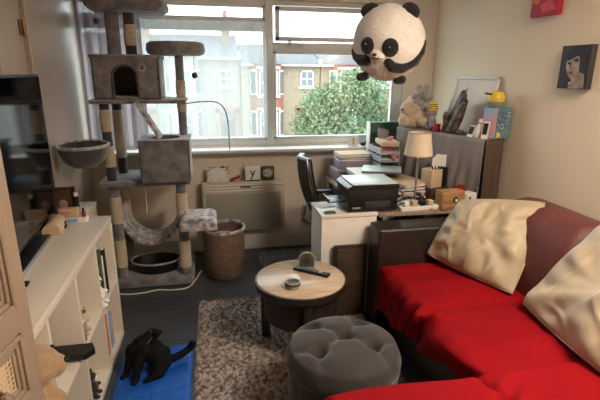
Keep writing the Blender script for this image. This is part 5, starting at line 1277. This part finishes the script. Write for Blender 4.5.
# ------------------------------------------------------------------ ceiling lamp behind the camera
cl = thing('ceiling_light', 'round opal glass ceiling light above the sofa, outside the photo', 'ceiling light', (1.55, .65, 2.5))
b = new(); lathe(b, 1.55, .65, [(0, 2.42), (.12, 2.425), (.16, 2.45), (.17, 2.4995), (0, 2.4995)], 32)
glow = bpy.data.materials.new('lit_opal_glass'); glow.use_nodes = True; pb = glow.node_tree.nodes['Principled BSDF']; pb.inputs['Emission Color'].default_value = rgb((255, 214, 160)); pb.inputs['Emission Strength'].default_value = 3.0; pb.inputs['Base Color'].default_value = rgb((240, 230, 215))
obj('shade', b, glow, cl)

def area(name, loc, rot, sx, sy, power, col):
    l = bpy.data.lights.new(name, 'AREA'); l.shape = 'RECTANGLE'; l.size = sx; l.size_y = sy; l.energy = power; l.color = col
    o = bpy.data.objects.new(name, l); C.objects.link(o); o.location = loc; o.rotation_euler = rot; return o
area('ceiling_lamp_light', (1.55, .65, 2.40), (0, 0, 0), .7, .7, 32, (1.0, .87, .73))

# world: bright overcast sky
w = bpy.data.worlds.new('sky'); bpy.context.scene.world = w; w.use_nodes = True
nt = w.node_tree; bg = nt.nodes['Background']; bg.inputs['Strength'].default_value = 3.1
tc = nt.nodes.new('ShaderNodeTexCoord'); sp = nt.nodes.new('ShaderNodeSeparateXYZ'); cr = nt.nodes.new('ShaderNodeValToRGB'); nt.links.new(tc.outputs['Generated'], sp.inputs[0]); nt.links.new(sp.outputs['Z'], cr.inputs['Fac'])
cr.color_ramp.elements[0].color = (.78, .82, .84, 1); cr.color_ramp.elements[0].position = 0; cr.color_ramp.elements[1].color = (.9, .96, 1.0, 1); cr.color_ramp.elements[1].position = .5
nt.links.new(cr.outputs[0], bg.inputs['Color'])
# sky light entering through the window (portal)
pl = area('window_portal', (.37, 4.15, 1.56), (math.radians(-90), 0, 0), 2.7, 1.2, 1, (1, 1, 1)); pl.data.cycles.is_portal = True

# ------------------------------------------------------------------ camera
f, p, yw, H, roll = 450.0, math.radians(16), math.radians(11.1), 1.6, math.radians(.4)
R0 = V((math.cos(yw), -math.sin(yw), 0)); Fh = V((math.sin(yw), math.cos(yw), 0))
Fw = Fh * math.cos(p) + V((0, 0, -math.sin(p))); U0 = Fh * math.sin(p) + V((0, 0, math.cos(p)))
Rr = R0 * math.cos(roll) + U0 * math.sin(roll); Uu = -R0 * math.sin(roll) + U0 * math.cos(roll)
cam = bpy.data.cameras.new('camera'); co = bpy.data.objects.new('camera', cam); C.objects.link(co)
cam.sensor_width = 36; cam.lens = 36 * f / 600; cam.clip_start = .02; cam.clip_end = 300
co.matrix_world = Matrix(((Rr.x, Uu.x, -Fw.x, 0), (Rr.y, Uu.y, -Fw.y, 0), (Rr.z, Uu.z, -Fw.z, H), (0, 0, 0, 1)))
sc = bpy.context.scene; sc.camera = co
sc.view_settings.view_transform = 'Standard'; sc.view_settings.look = 'None'; sc.view_settings.gamma = 1; sc.view_settings.exposure = 1.2
sc.view_settings.use_curve_mapping = False
